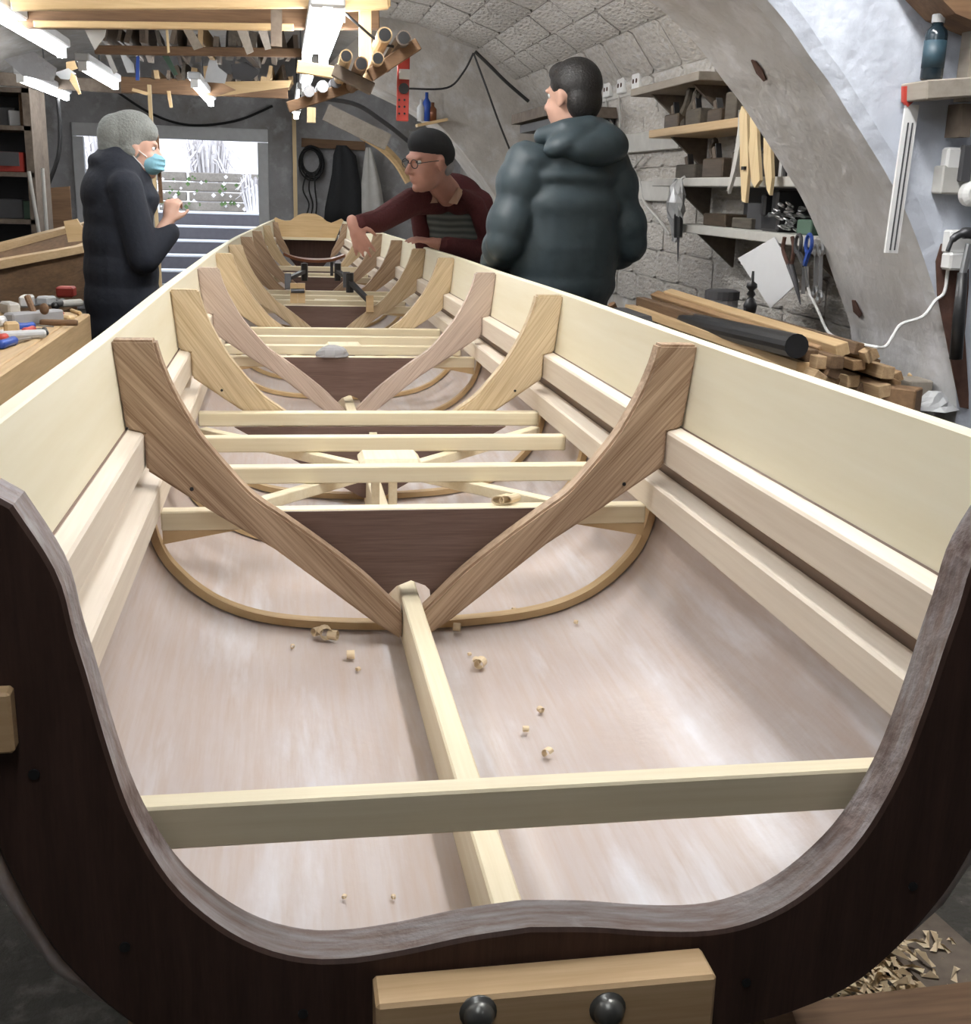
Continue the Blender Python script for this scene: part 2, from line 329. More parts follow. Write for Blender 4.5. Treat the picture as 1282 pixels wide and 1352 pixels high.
# ================================================================== THE ROOM
YA0, YA1, YF = 3.0, 3.6, 13.5
def room():
    bm = B(); box(bm, (.1, 5.4, -.05), (6.4, 16.2, .1)); struct('floor', bm, conc)
    # vaulted bay beyond the arch
    right = [(1.95, 1.75), (1.9, 1.95), (1.75, 2.15), (1.45, 2.35), (1.0, 2.5), (.4, 2.6), (-.4, 2.65)]
    prof = right + [(-.8-x, z) for x, z in right[-2::-1]]
    bm = B()
    rings = [[(x, y, z) for x, z in prof] + [(x*1.12, y, z+.25) for x, z in prof[::-1]] for y in (YA1, YF)]
    loft(bm, rings); ceil = struct('ceiling', bm, white_m)
    bm = B(); box(bm, (2.1, (YA1+YF)/2, .875), (.3, YF-YA1, 1.75)); wr = struct('wall_right', bm, white_m)
    bm = B(); box(bm, (-2.9, (YA1+YF)/2, .875), (.3, YF-YA1, 1.75)); struct('wall_left', bm, wall_dk)
    # far wall with the door opening
    bm = B()
    box(bm, (-2.6, YF+.12, 1.4), (.98, .24, 2.8)); box(bm, (1.04, YF+.12, 1.4), (2.32, .24, 2.8))
    box(bm, (-1.115, YF+.12, 2.36), (1.99, .24, .92)); box(bm, (-1.115, YF+.12, .1), (1.99, .24, .2))
    struct('wall_far', bm, wall_dk)
    # plastered arch close to the camera
    ap = [(1.83, .80), (1.79, .967), (1.73, 1.09), (1.665, 1.22), (1.60, 1.331), (1.54, 1.413), (1.48, 1.485), (1.42, 1.555), (1.36, 1.625), (1.30, 1.685), (1.245, 1.745), (1.185, 1.80), (1.12, 1.85), (1.045, 1.90), (.95, 1.955), (.85, 2.0), (.55, 2.11), (.2, 2.2), (-.4, 2.26)]
    ap = [(1.83, 0)]+[(p.x, p.y) for p in bez([Vector((a, b, 0)) for a, b in ap], 3)]
    full = ap + [(-.8-x, z) for x, z in ap[-2::-1]]
    def outer(x, z):
        if z < .01: return (3.3 if x > 0 else -3.6, z)
        dx, dz = x+.4, z; s = min(3.7/abs(dx) if dx else 99, 3.0/dz)
        return (-.4+dx*s, dz*s)
    def outer2(i, n):
        t = i/(n-1)
        P = [(3.3, 0), (3.3, 2.9), (-4.1, 2.9), (-4.1, 0)]
        if t < .38: return (3.3, 2.9*t/.38)
        if t > .62: return (-4.1, 2.9*(1-t)/.38)
        return (3.3-7.4*(t-.38)/.24, 2.9)
    bm = B(); n = len(full)
    def off(i, d):
        a, b = full[max(i-1, 0)], full[min(i+1, n-1)]; tx, tz = b[0]-a[0], b[1]-a[1]; L = math.hypot(tx, tz); return (full[i][0]+tz/L*d, full[i][1]-tx/L*d)
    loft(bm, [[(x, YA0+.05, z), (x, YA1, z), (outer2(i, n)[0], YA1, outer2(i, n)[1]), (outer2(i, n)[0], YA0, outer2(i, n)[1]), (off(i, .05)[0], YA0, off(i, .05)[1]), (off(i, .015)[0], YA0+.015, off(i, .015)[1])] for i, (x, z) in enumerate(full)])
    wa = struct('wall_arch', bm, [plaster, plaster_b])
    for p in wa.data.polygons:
        if p.normal.y < -.8: p.material_index = 1  # faces towards the camera get the daylight-tinted colour
    # second rib farther down the vault
    ap2 = ap[:44]
    bm = B(); loft(bm, [[(x, 9.3, z), (x, 9.95, z), (x+.75, 9.95, z+.7 if z > .9 else z), (x+.75, 9.3, z+.7 if z > .9 else z)] for x, z in ap2 + [(.6, 2.1), (.35, 2.18)]])
    struct('wall_arch_far', bm, white_m)
    # near part of the workshop behind and beside the camera
    bm = B(); box(bm, (3.35, .2, 1.45), (.3, 5.6, 2.9)); struct('wall_right_near', bm, wall_dk)
    bm = B(); box(bm, (-2.9, .2, 1.45), (.3, 5.6, 2.9)); struct('wall_left_near', bm, wall_dk)
    bm = B(); box(bm, (.2, -2.7, 1.45), (6.4, .2, 2.9)); struct('wall_back', bm, wall_dk)
    bm = B(); box(bm, (.2, .2, 2.95), (6.6, 6.0, .1)); struct('ceiling_near', bm, wall_dk)
    # rust streaks on the plaster: flat marks
    for i, (a, w, pts) in enumerate([(3.3, .02, [(993, 78), (999, 80), (1008, 92), (1013, 104), (1010, 106), (1000, 95)]), (3.3, .02, [(1126, 395), (1130, 396), (1139, 414), (1136, 418), (1128, 410)])]):
        P = []
        for (px, py) in pts:
            # meet the curved soffit
            best = None
            for k in range(120):
                y = 3.0+.6*k/119; q = at(px, py, y=y); zi = np.interp(q.z, [z for x, z in ap], [x for x, z in ap])
                e = abs(q.x-zi)
                if best is None or e < best[0]: best = (e, q)
            P.append(best[1]+Vector((-.004, -.001, -.004)))
        bm = B(); prism(bm, P, (.003, 0, .003)); obj('rust_mark', bm, rust, wa)
    # flaked patch low on the front face
    pts = [(1243, 322), (1270, 318), (1279, 322), (1279, 380), (1274, 440), (1279, 520), (1279, 540), (1268, 538), (1256, 480), (1246, 430), (1238, 390), (1236, 345)]
    bm = B(); prism(bm, [at(px, py, y=2.995) for px, py in pts], (0, .004, 0)); obj('flaked_patch', bm, rust, wa)
    # whitewashed stones of the side wall and the vault
    stone = bmesh.new(); box(stone, (0, 0, 0), (1, 1, 1))
    bmesh.ops.bevel(stone, geom=stone.edges[:], offset=.09, segments=1, affect='EDGES')
    sm = bpy.data.meshes.new('stone'); stone.to_mesh(sm); stone.free(); sm.materials.append(white_m)
    def place(parent, c, sx, sy, sz, rot):
        o = bpy.data.objects.new('stone', sm); COL.objects.link(o); o.parent = parent
        o.location = Vector(c)-world_loc(parent); o.scale = (sx, sy, sz); o.rotation_euler = rot.to_euler()
    z = .78
    while z < 1.72:
        h = random.uniform(.13, .19); y = YA1+.02+random.uniform(0, .1)
        while y < 9.2:
            w = random.uniform(.32, .52)
            place(wr, (1.945, y+w/2, z+h/2), random.uniform(.012, .026), w-.006, h-.005, R2(random.uniform(-.02, .02), 'X'))
            y += w
        z += h
    arc = [Vector((x, 0, z)) for x, z in right]
    for i in range(len(arc)-1):
        a, b = arc[i], arc[i+1]; d = (b-a); L = d.length; nseg = max(1, round(L/.22))
        for k in range(nseg):
            p = a+d*((k+.5)/nseg); ang = math.atan2(d.z, d.x)
            y = YA1+random.uniform(0, .25)
            while y < 9.2:
                w = random.uniform(.38, .62)
                place(ceil, (p.x, y+w/2, p.z), L/nseg-.006, w-.008, random.uniform(.012, .034), R2(-ang, 'Y'))
                y += w
room()

def door():
    d = bpy.data.objects.new('door_1', None); COL.objects.link(d); d.location = (-1.115, YF, .2); d['kind'] = 'structure'
    def part(n, c, s, m): 
        bm = B(); box(bm, c, s); return obj(n, bm, m, d, bevel=.006)
    wf = lgrey
    part('door_stile', (-2.055, YF-.01, 1.02), (.11, .08, 1.49), wf); part('door_stile', (-.175, YF-.01, 1.02), (.11, .08, 1.49), wf)
    part('door_head', (-1.115, YF-.01, 1.835), (1.99, .08, .13), wf); part('door_sill', (-1.115, YF-.01, .24), (1.99, .08, .08), wf)
    part('door_mullion', (-1.33, YF-.01, 1.02), (.07, .06, 1.48), wf)
    part('pane', (-1.68, YF, 1.03), (.63, .006, 1.5), glass); part('pane', (-.765, YF, 1.03), (1.06, .006, 1.5), glass)
door()

def outside():
    bm = B(); box(bm, (-.8, 14.3, -.02), (6, 1.2, .1)); o = obj('paved_landing', bm, stepm); o['kind'] = 'structure'
    st = thing('outdoor_steps', 'grey outdoor steps with snowy treads beyond the glazed door', 'steps', (-.6, 14.7, 0))
    for i in range(6):
        y0, z1 = 14.35+.28*i, .16*(i+1)
        bm = B(); box(bm, (-.6, (y0+16.3)/2, z1-.08), (3.6, 16.3-y0, .16)); obj('riser', bm, stepm, st)
        bm = B(); box(bm, (-.6, y0+.14, z1+.012), (3.55, .27, .03)); obj('snowy_tread', bm, snow, st, bevel=.008)
    bm = B(); box(bm, (-.8, 18.5, .46), (12, 4.9, 1.0)); o = obj('snowy_ground', bm, snow); o['kind'] = 'structure'
    # retaining wall of sleepers
    w = thing('sleeper_wall', 'stacked timber sleeper wall with ivy behind the snowy ground', 'wall', (-.8, 17.4, .96))
    for r in range(4):
        for k in range(5):
            bm = B(); box(bm, (-4.2+1.7*k+.4*(r % 2), 17.4+.05*r, 1.02+.13*r), (1.66, .16, .118)); obj('sleeper', bm, greywood, w, bevel=.01)
    for k in range(170):
        c = Vector((random.uniform(-2.6, .3), 17.28+random.uniform(-.03, .05), random.uniform(1.0, 1.45)))
        bm = B(); s = random.uniform(.015, .035); prism(bm, [c+Vector((-s, 0, 0)), c+Vector((0, -.02, -s)), c+Vector((s, 0, 0)), c+Vector((0, -.01, s))], (0, .006, 0)); obj('ivy_leaf', bm, ivy_m if k % 3 else frost, w)
    # snow-laden shrubs
    for (x, y, h, s, lab) in [(-.30, 16.85, .55, .36, 'frosted pampas clump drooping over the right end of sleeper wall'), (-1.0, 18.2, 1.2, .6, 'tall frosted shrub above the sleeper wall, next to the pampas clump'), (-2.4, 18.2, 1.3, .6, 'tall frosted shrub above the sleeper wall, left of the others'), (.4, 18.4, 1.4, .65, 'tall frosted shrub above the sleeper wall, rightmost')]:
        bm = B()
        for k in range(260):
            a = random.uniform(0, 2*PI); r = random.uniform(.1, 1)*s; hh = h*random.uniform(.6, 1.1)
            p0 = Vector((x+.15*math.cos(a), y+.15*math.sin(a), .96)); p2 = Vector((x+r*math.cos(a), y+r*math.sin(a)*.5, .96+hh*random.uniform(.5, 1))); p1 = (p0+p2)/2+Vector((0, 0, hh*.45))
            w2 = random.uniform(.006, .016); t = Vector((-math.sin(a), math.cos(a), 0))*w2
            q = [p0, p1, p2]; vs1 = [bm.verts.new(v-t) for v in q]; vs2 = [bm.verts.new(v+t) for v in q]
            for i in range(2): bm.faces.new((vs1[i], vs1[i+1], vs2[i+1], vs2[i]))
        tag(obj('frosted_shrub', bm, frost), lab, 'shrub')
    bm = B(); loft(bm, [[(x, 20.9+.2*math.sin(x), .95), (x, 22.5, 3.6+.3*math.sin(2*x)), (x, 23.5, 3.4), (x, 23.5, .9)] for x in np.linspace(-6.5, 5, 14)]); o = obj('snowy_bank', bm, frost); o['kind'] = 'structure'
outside()

# ------------------------------------------------------------------ fluorescent lamps
def lamp(x, y0, y1, z, label, twin=False, tm=None):
    t = thing('fluorescent_lamp', label, 'lamp', (x, (y0+y1)/2, z), 'fluorescent lamps under the ceiling')
    bm = B(); box(bm, (x, (y0+y1)/2, z+.06), (.09 if not twin else .14, y1-y0+.05, .05)); obj('housing', bm, lgrey, t, bevel=.008)
    for dx in ((0,) if not twin else (-.045, .045)):
        bm = B(); tube(bm, [(x+dx, y0, z), (x+dx, y1, z)], .021, 12); tb = obj('lit_tube', bm, tm or tube_m, t, smooth=True)
        for ye in (y0, y1):
            bm = B(); box(bm, (x+dx, ye, z+.015), (.05, .025, .07)); obj('end_cap', bm, whitep, t)
    bm = B(); tube(bm, [(x, (y0+y1)/2, z+.08), (x, (y0+y1)/2, 2.66 if y0 > 3.6 else 2.9)], .006, 6); obj('hanger', bm, dsteel, t)
lamp(-1.17, 5.45, 7.3, 2.0, 'lit fluorescent lamp nearest the top left corner of the picture')
lamp(-1.18, 8.1, 9.6, 2.0, 'lit fluorescent lamp over the woman in the grey beanie, second in its row')
lamp(-1.78, 9.3, 11.2, 2.0, 'short-looking lit lamp at far left with a cable hanging from it')
lamp(-.58, 9.1, 11.2, 2.0, 'lit fluorescent lamp above the glazed door, hanging alone')
lamp(.20, 5.2, 7.0, 2.0, 'twin-tube lit lamp beside the wooden pole rack', True)
lamp(.19, 7.6, 9.0, 2.0, 'lit lamp directly behind the twin-tube lamp')
lamp(.18, 9.6, 11.0, 2.0, 'small far lit lamp, third in the row by the pole rack')
lamp(.17, 11.5, 12.8, 2.0, 'farthest lit lamp at the end of the row by the pole rack')
lamp(1.0, 1.5, 2.9, 2.5, 'bright twin-tube lamp over the near end of the boat', True, tube_new)
lamp(-1.35, 1.7, 2.9, 2.2, 'twin-tube lamp at the near left of the workshop', True)
lamp(.15, 2.0, 2.95, 2.32, 'single-tube lamp over the first frames, just before the arch')
lamp(-.1, -.6, .9, 2.6, 'fluorescent lamp high above the camera', True)
lamp(.1, 3.72, 4.9, 2.45, 'bright lamp high above the middle of the boat', True, tube_new)

# ================================================================== THE BOAT
WG = [(1.0, .575), (1.4, .58), (2.31, .572), (3.5, .568), (4.64, .567), (5.73, .556), (6.785, .542), (7.75, .505), (8.65, .455), (9.6, .392), (11.3, .312), (11.6, .298)]
ZG = [(1.0, 1.075), (2.31, 1.062), (3.5, 1.056), (4.64, 1.042), (5.73, 1.036), (6.785, 1.025), (7.75, 1.028), (8.65, 1.03), (9.6, 1.04), (11.3, 1.035), (11.6, 1.036)]
ZB = [(1.0, 0), (7, 0), (9, .04), (11.6, .13)]            # rise of the bottom towards the far end
def smooth_knots(kn):
    pts = bez([Vector((a, b, 0)) for a, b in kn], 6); return [(p.x, p.y) for p in pts]
WG, ZG = smooth_knots(WG), smooth_knots(ZG)
SEC = [(.553, .892), (.552, .80), (.545, .72), (.532, .655), (.512, .605), (.485, .565), (.45, .53), (.40, .495), (.33, .466), (.24, .448), (.12, .438), (.0, .434)]
def kx(y): return lerp(WG, y)/.572
def hz(z, y):
    """height of a base-section height z at station y"""
    t = (z-.434)/(1.062-.434); b = .434+lerp(ZB, y)
    return b+t*(lerp(ZG, y)-b)
def S(w, y, z, side=1): return Vector((XC+side*w*kx(y), y, hz(z, y)))
YT, YE = 1.10, 11.6
boat = thing('rowing_boat', 'long unfinished wooden rowing boat with exposed frames filling the foreground', 'boat', (XC, YT, .40))
ys = list(np.linspace(YT+.02, YE, 46))
for s in (-1, 1):
    # sheer strake
    bm = B()
    rings = [[S(.572, y, 1.068, s), S(.552, y, .865, s), S(.570, y, .865, s), S(.598, y, 1.068, s)] for y in ys]
    loft(bm, rings); obj('sheer_strake', bm, pale_ply, boat, bevel=.003)
    # bottom skin of this side
    bm = B()
    rings = []
    for y in ys:
        a = [S(w, y, z, s) for w, z in SEC]; b = [S(w+.012*(z > .5), y, z-.012*(z < .6), s) for w, z in SEC[::-1]]
        rings.append(a+b)
    loft(bm, rings); hs = obj('hull_skin', bm, [hull_m, bilge_m], boat, smooth=True)
    for p in hs.data.polygons:
        if (p.center+world_loc(hs)).z > .70: p.material_index = 1
    # rubbing strip outside
    bm = B(); loft(bm, [[S(.599, y, 1.06, s), S(.596, y, 1.02, s), S(.612, y, 1.025, s), S(.612, y, 1.055, s)] for y in ys]); obj('rubbing_strip', bm, pale, boat)
    # stringers
    for (wi, wo, z0, z1) in ((.520, .553, .812, .884), (.500, .549, .708, .772)):
        bm = B(); loft(bm, [[S(wi, y, z1, s), S(wi+.002, y, z0, s), S(wo, y, z0-.008, s), S(wo, y, z1+.008, s)] for y in [1.145]+[q for q in ys if q > 1.2]]); obj('stringer', bm, string_m, boat, bevel=.004)
# keelson
bm = B(); loft(bm, [[Vector((XC-.02, y, .428+lerp(ZB, y))), Vector((XC+.02, y, .428+lerp(ZB, y))), Vector((XC+.019, y, .526+lerp(ZB, y))), Vector((XC-.019, y, .526+lerp(ZB, y)))] for y in np.linspace(1.14, 10.8, 12)])
obj('keelson', bm, pale, boat, bevel=.003)
# frames: a pair of knees at each station
KN_O = [(.572, 1.062), (.552, .892), (.5205, .883), (.5185, .812), (.39, .722), (.277, .647), (.17, .560), (.082, .488), (.022, .446)]
KN_I = [(.0205, .508), (.05, .537), (.1, .588), (.18, .655), (.26, .716), (.315, .757), (.36, .808), (.41, .872), (.435, .915), (.461, .967), (.481, 1.02), (.4915, 1.062)]
kin = [(p.x, p.y) for p in bez([Vector((a, b, 0)) for a, b in KN_I], 4)]
FRAMES = [2.31, 3.50, 4.64, 5.73, 6.785, 7.75, 8.68, 9.62]
TH = .046
for i, yf in enumerate(FRAMES):
    mats = [(kn_l, kn_r), (kn_l3, kn_r3), (kn_l2, kn_r2), (kn_l3, kn_r3), (kn_l3, kn_r3), (kn_l, kn_r), (kn_l, kn_r), (kn_l3, kn_r3)][i]
    for s in (-1, 1):
        bm = B(); prism(bm, [S(w, yf, z, s) for w, z in KN_O+kin], (0, TH, 0))
        o = obj('knee', bm, mats[0] if s < 0 else mats[1], boat, bevel=.005 if i < 5 else 0, seg=2)
        if i < 2:
            bm = B(); p = S(.435, yf, .775, s); lathe(bm, p+Vector((0, .002, 0)), [(.004, 0), (.004, .004)], (0, -1, 0), 8); obj('peg_hole', bm, blackp, o)
# rowing stations between frame pairs: beams, dark panels, cross braces
ZBM = .716
def beam(y, first=False):
    w = .502; bm = B()
    a, b = S(w, y, ZBM, -1), S(w, y, ZBM, 1)
    box(bm, ((a.x+b.x)/2, y+.019, a.z-.020), (b.x-a.x, .038, .040)); return obj('cross_beam', bm, pale_x, boat, bevel=.003)
for k in range(4):
    y0, y1 = FRAMES[2*k]+TH+.004, FRAMES[2*k+1]-.044
    yy = [y0, y0+(y1-y0)*.355, y0+(y1-y0)*.675, y1]
    if k == 3: yy = [y0, y0+.3, y1]
    for y in yy: beam(y)
    # panels below the first and the last beam
    for y in (y0+.040, y1-.012):
        half = [(.335, ZBM-.04), (.26, .62), (.17, .555), (.05, .497), (.045, .53), (.035, .545), (.018, .553)]
        pts = [S(w, y, z, -1) for w, z in half] + [S(w, y, z, 1) for w, z in half[::-1]]
        if y > y0+.2: pts = [S(w*1.0, y, z, -1) for w, z in [(.40, ZBM-.04), (.27, .60), (.03, .46)]]+[S(w, y, z, 1) for w, z in [(.03, .46), (.27, .60), (.40, ZBM-.04)]]
        bm = B(); prism(bm, pts, (0, .010, 0)); obj('panel', bm, mahog, boat)
    # web panel right behind the knees, filling the V
    pts = [S(w, y0-.006, z, -1) for w, z in [(.275, ZBM-.002), (.18, .645), (.1, .578), (.05, .53)]]+[S(.03, y0-.006, .55, -1), S(.0, y0-.006, .562, 1), S(.03, y0-.006, .55, 1)]+[S(w, y0-.006, z, 1) for w, z in [(.05, .53), (.1, .578), (.18, .645), (.275, ZBM-.002)]]
    bm = B(); prism(bm, pts, (0, .006, 0)); obj('panel', bm, mahog, boat)
    if k < 3:
        ym = (y0+y1)/2+.03; zc = hz(ZBM, ym)-.055
        for s in (-1, 1):
            bm = B(); bar(bm, S(.49, y0+.05, ZBM-.052, s), (XC+s*.06, ym-.03, zc), .03, .026); obj('cross_brace', bm, pale_x, boat, bevel=.002)
            bm = B(); bar(bm, S(.49, y1-.02, ZBM-.052, s), (XC+s*.06, ym+.03, zc), .03, .026); obj('cross_brace', bm, pale_x, boat, bevel=.002)
            bm = B(); box(bm, (XC+s*.022-.01, ym-.02, (zc+.5)/2), (.020, .03, zc-.5)); obj('post', bm, pale, boat)
        bm = B(); box(bm, (XC+.005, ym, zc+.028), (.155, .13, .03)); obj('seat_block', bm, pale, boat, bevel=.012)
        bm = B(); box(bm, (XC, y1-.03, (zc+.5)/2), (.022, .02, zc-.5)); obj('post', bm, pale, boat)
    # laminated hoops lying on the hull skin
    for y in ([y0+.03, (y0+y1)/2+.08, y1+.05] if k < 3 else [y0+.03]):
        path = [(w-.004, z+.004*(z < .6)) for w, z in SEC[2:]]
        path = [(p.x, p.y) for p in bez([Vector((a, b, 0)) for a, b in path], 4)]
        full = [(w, z, -1) for w, z in path] + [(w, z, 1) for w, z in path[-2::-1]]
        bm = B(); rings = []
        for j, (w, z, s) in enumerate(full):
            p = S(w, y, z, s); a = full[max(j-1, 0)]; b = full[min(j+1, len(full)-1)]
            d = (S(b[0], y, b[1], b[2])-S(a[0], y, a[1], a[2])).normalized(); nrm = Vector((-d.z, 0, d.x))
            if nrm.dot(Vector((XC, y, .8))-p) < 0: nrm = -nrm
            rings.append([p, p+Vector((0, .03, 0)), p+Vector((0, .03, 0))+nrm*.016, p+nrm*.016])
        loft(bm, rings); obj('hoop', bm, hoop_m, boat)
    # corner gussets under the beam ends
    for s in (-1, 1):
        a = S(.50, y0+.002, ZBM-.04, s); 
        bm = B(); prism(bm, [a, a+Vector((-s*.15, 0, 0)), a+Vector((0, 0, -.028))], (0, .03, 0)); obj('gusset', bm, hoop_m, boat)
# beam close behind the near transom
bm = B(); box(bm, (XC+.01, 1.19, .683), (.93, .032, .052)); obj('cross_beam', bm, pale_x, boat, bevel=.003)
# near transom: dark U-shaped board
inn = [(-.50, 1.062), (-.466, .995), (-.455, .935), (-.445, .888), (-.432, .82), (-.412, .74), (-.381, .669), (-.345, .622), (-.30, .584), (-.25, .562), (-.20, .556), (-.14, .561), (-.07, .572), (0, .578)]
inn = [(p.x, p.y) for p in bez([Vector((a, b, 0)) for a, b in inn], 4)]
inn_full = inn + [(-x, z) for x, z in inn[-2::-1]]
outh = [(-.520, 1.075), (-.545, 1.078), (-.568, 1.055), (-.580, 1.02), (-.578, .95), (-.572, .87), (-.560, .79), (-.537, .700), (-.503, .608), (-.476, .561), (-.441, .515), (-.39, .468), (-.33, .442), (-.275, .428), (-.15, .415), (0, .41)]
outh = [(p.x, p.y) for p in bez([Vector((a, b, 0)) for a, b in outh], 4)]
out_full = outh + [(-x, z) for x, z in outh[-2::-1]]
def resample(pl, n):
    P = np.array(pl); d = np.r_[0, np.cumsum(np.hypot(*np.diff(P, axis=0).T))]; t = np.linspace(0, d[-1], n)
    return list(zip(np.interp(t, d, P[:, 0]), np.interp(t, d, P[:, 1])))
NI = 97
ri, ro = resample(inn_full, NI), resample(out_full, NI)
bm = B(); TT = .060
loft(bm, [[(XC+a[0], YT, a[1]), (XC+b[0], YT, b[1]), (XC+b[0], YT+TT, b[1]), (XC+a[0], YT+TT, a[1])] for a, b in zip(ri, ro)])
tr = obj('transom', bm, [dark_ply, rim_m, oak], boat, bevel=.004)
for p in tr.data.polygons:
    c = p.center+world_loc(tr); nv = p.normal
    if abs(nv.y) < .6:
        tgt = Vector((XC, 0, .95)); d = (tgt-Vector((c.x, 0, c.z)))
        p.material_index = 1 if (nv.x*d.x+nv.z*d.z) > 0 else 2
for (px, py) in [(45, 1022), (165, 1250), (400, 1338), (985, 1297), (1205, 1170)]:
    bm = B(); p = at(px, py, y=YT-.0005); lathe(bm, p+Vector((0, .001, 0)), [(.0055, 0), (.0055, .003), (.003, .003)], (0, -1, 0), 10); obj('screw_hole', bm, blackp, tr)
# oak block bolted on the transom
a, b = at(497, 1330, y=1.045), at(948, 1288, y=1.045)
bm = B(); box(bm, ((a.x+b.x)/2, 1.072, (a.z+b.z)/2-.055), (b.x-a.x, .054, .11), R2(-.008, 'Y')); blk = obj('mounting_block', bm, oak, boat, bevel=.004)
for (px, py) in ((633, 1344), (805, 1339)):
    p = at(px, py, y=1.035); bm = B()
    lathe(bm, Vector((p.x, 1.046, p.z)), [(.020, 0), (.020, .003), (.016, .004), (.0165, .010), (.012, .017), (.006, .020)], (0, -1, 0), 20); obj('bolt_head', bm, boltm, blk, smooth=True)
bm = B(); p = at(2, 952, y=1.085); box(bm, (p.x-.02, 1.088, p.z), (.062, .022, .062)); obj('side_block', bm, oak, boat, bevel=.003)
# bow board with a wavy top and the dark bulkhead below it
YB = 11.3
top = [(-.318, 1.045), (-.30, 1.06), (-.262, 1.042), (-.215, 1.03), (-.165, 1.035), (-.115, 1.075), (-.06, 1.098), (0, 1.102), (.06, 1.098), (.115, 1.072), (.16, 1.035), (.20, 1.022), (.245, 1.04), (.29, 1.062), (.31, 1.05)]
bm = B(); prism(bm, [(XC+x, YB, z) for x, z in top]+[(XC+.235, YB, .872), (XC-.25, YB, .872)], (0, .03, 0)); obj('bow_board', bm, pine, boat)
bm = B(); box(bm, (XC-.008, YB-.02, .878), (.48, .07, .022)); obj('bow_shelf', bm, pale_x, boat)
bm = B(); prism(bm, [(XC-.26, YB+.04, .87), (XC+.25, YB+.04, .87), (XC+.2, YB+.04, .72), (XC+.1, YB+.04, .6), (XC-.1, YB+.04, .6), (XC-.2, YB+.04, .72)], (0, .02, 0)); obj('bow_bulkhead', bm, dark_ply, boat)
for s in (-1, 1):
    bm = B(); pts = [S(w, 10.95, z, s) for w, z in [(.57, 1.05), (.545, .86), (.42, .72), (.30, .66), (.33, .75), (.44, .9), (.49, 1.05)]]; prism(bm, pts, (0, .035, 0)); obj('knee', bm, kn_l if s < 0 else kn_r, boat)

# timbers that carry the hull
def trestle(y, label):
    t = thing('trestle', label, 'trestle', (XC, y, 0))
    zt = .40+lerp(ZB, y)-.002
    bm = B(); box(bm, (XC, y, zt-.05), (1.1, .09, .10)); obj('top_rail', bm, brown, t, bevel=.005)
    for s in (-1, 1):
        for e in (-1, 1):
            bm = B(); bar(bm, (XC+s*.42, y+e*.03, zt-.08), (XC+s*.5, y+e*.2, .02), .06, .04); obj('leg', bm, brown, t)
trestle(1.6, 'brown timber trestle under the near end of the boat'); trestle(5.2, 'brown timber trestle under the middle of the boat'); trestle(9.2, 'brown timber trestle under the far end of the boat')

# ================================================================== RIGHT WALL: shelves, tools, battens
XS = 1.70                                   # front edge of the wall shelves
def shelf(z, y0, y1, mat, label, th=.035, name='wall_shelf', brackets=True, back=None):
    t = thing(name, label, 'shelf', (1.82, (y0+y1)/2, z-th), 'wall shelves behind the arch')
    bm = B(); box(bm, (1.815, (y0+y1)/2, z-th/2), (.23, y1-y0, th)); obj('board', bm, mat, t, bevel=.003)
    if brackets:
        if back:
            bm = B(); box(bm, (1.915, back[0]/2+back[1]/2, z+.09), (.02, back[1]-back[0], .17)); obj('dark_back', bm, dgrey, t)  # dark sheet stands in for the shade of a deep recess
        for y in (y0+.2, y1-.2):
            bm = B(); prism(bm, [(1.92, y, z-th), (1.75, y, z-th), (1.92, y, z-th-.14)], (0, .025, 0)); obj('bracket', bm, dull, t)
    return t
shelf(1.845, 5.0, 6.0, greywood, 'topmost grey wall shelf behind the arch')
shelf(1.64, 4.35, 5.65, pine_y, 'yellow wooden shelf with block planes, second from top', back=(4.35, 5.3))
shelf(1.425, 3.72, 5.55, offwhite, 'white painted shelf with laths hanging from it', back=(3.75, 5.0))
shelf(1.235, 3.72, 5.2, offwhite, 'lowest white shelf with a paper sheet and scissors hanging', back=(3.75, 4.9))

def on(name, bm, mat, label, cat, group=None, **k): return tag(obj(name, bm, mat, **k), label, cat, group)
def plane_tool(y, z, L, h, mat, label, kind=0, x=1.80):
    """wooden moulding plane: stock, wedge, iron"""
    t = thing('wooden_plane', label, 'plane', (x, y, z), 'old wooden planes on the wall shelves')
    bm = B(); box(bm, (x, y, z+h/2), (.06, L, h)); obj('stock', bm, mat, t, bevel=.006)
    bm = B(); prism(bm, [(x-.015, y-.01, z+h*.7), (x-.015, y+.03, z+h*.7), (x-.015, y+.06, z+h*1.5), (x-.015, y+.035, z+h*1.6)], (.03, 0, 0)); obj('wedge', bm, dull, t)
    bm = B(); bar(bm, (x, y-.005, z+h*.8), (x, y+.03, z+h*1.75), .025, .004); obj('iron', bm, dsteel, t)
    if kind:
        bm = B(); tube(bm, bez([(x, y+L*.30, z+h), (x, y+L*.42, z+h*1.5), (x, y+L*.33, z+h*1.9), (x, y+L*.25, z+h*1.75)], 5), .014, 8); obj('handle', bm, mat, t)
def block(name, y, z, s, mat, label, cat, x=1.80, rz=0, group=None):
    bm = B(); box(bm, (x, y, z+s[2]/2), s, R2(rz)); return on(name, bm, mat, label, cat, group, bevel=.004)
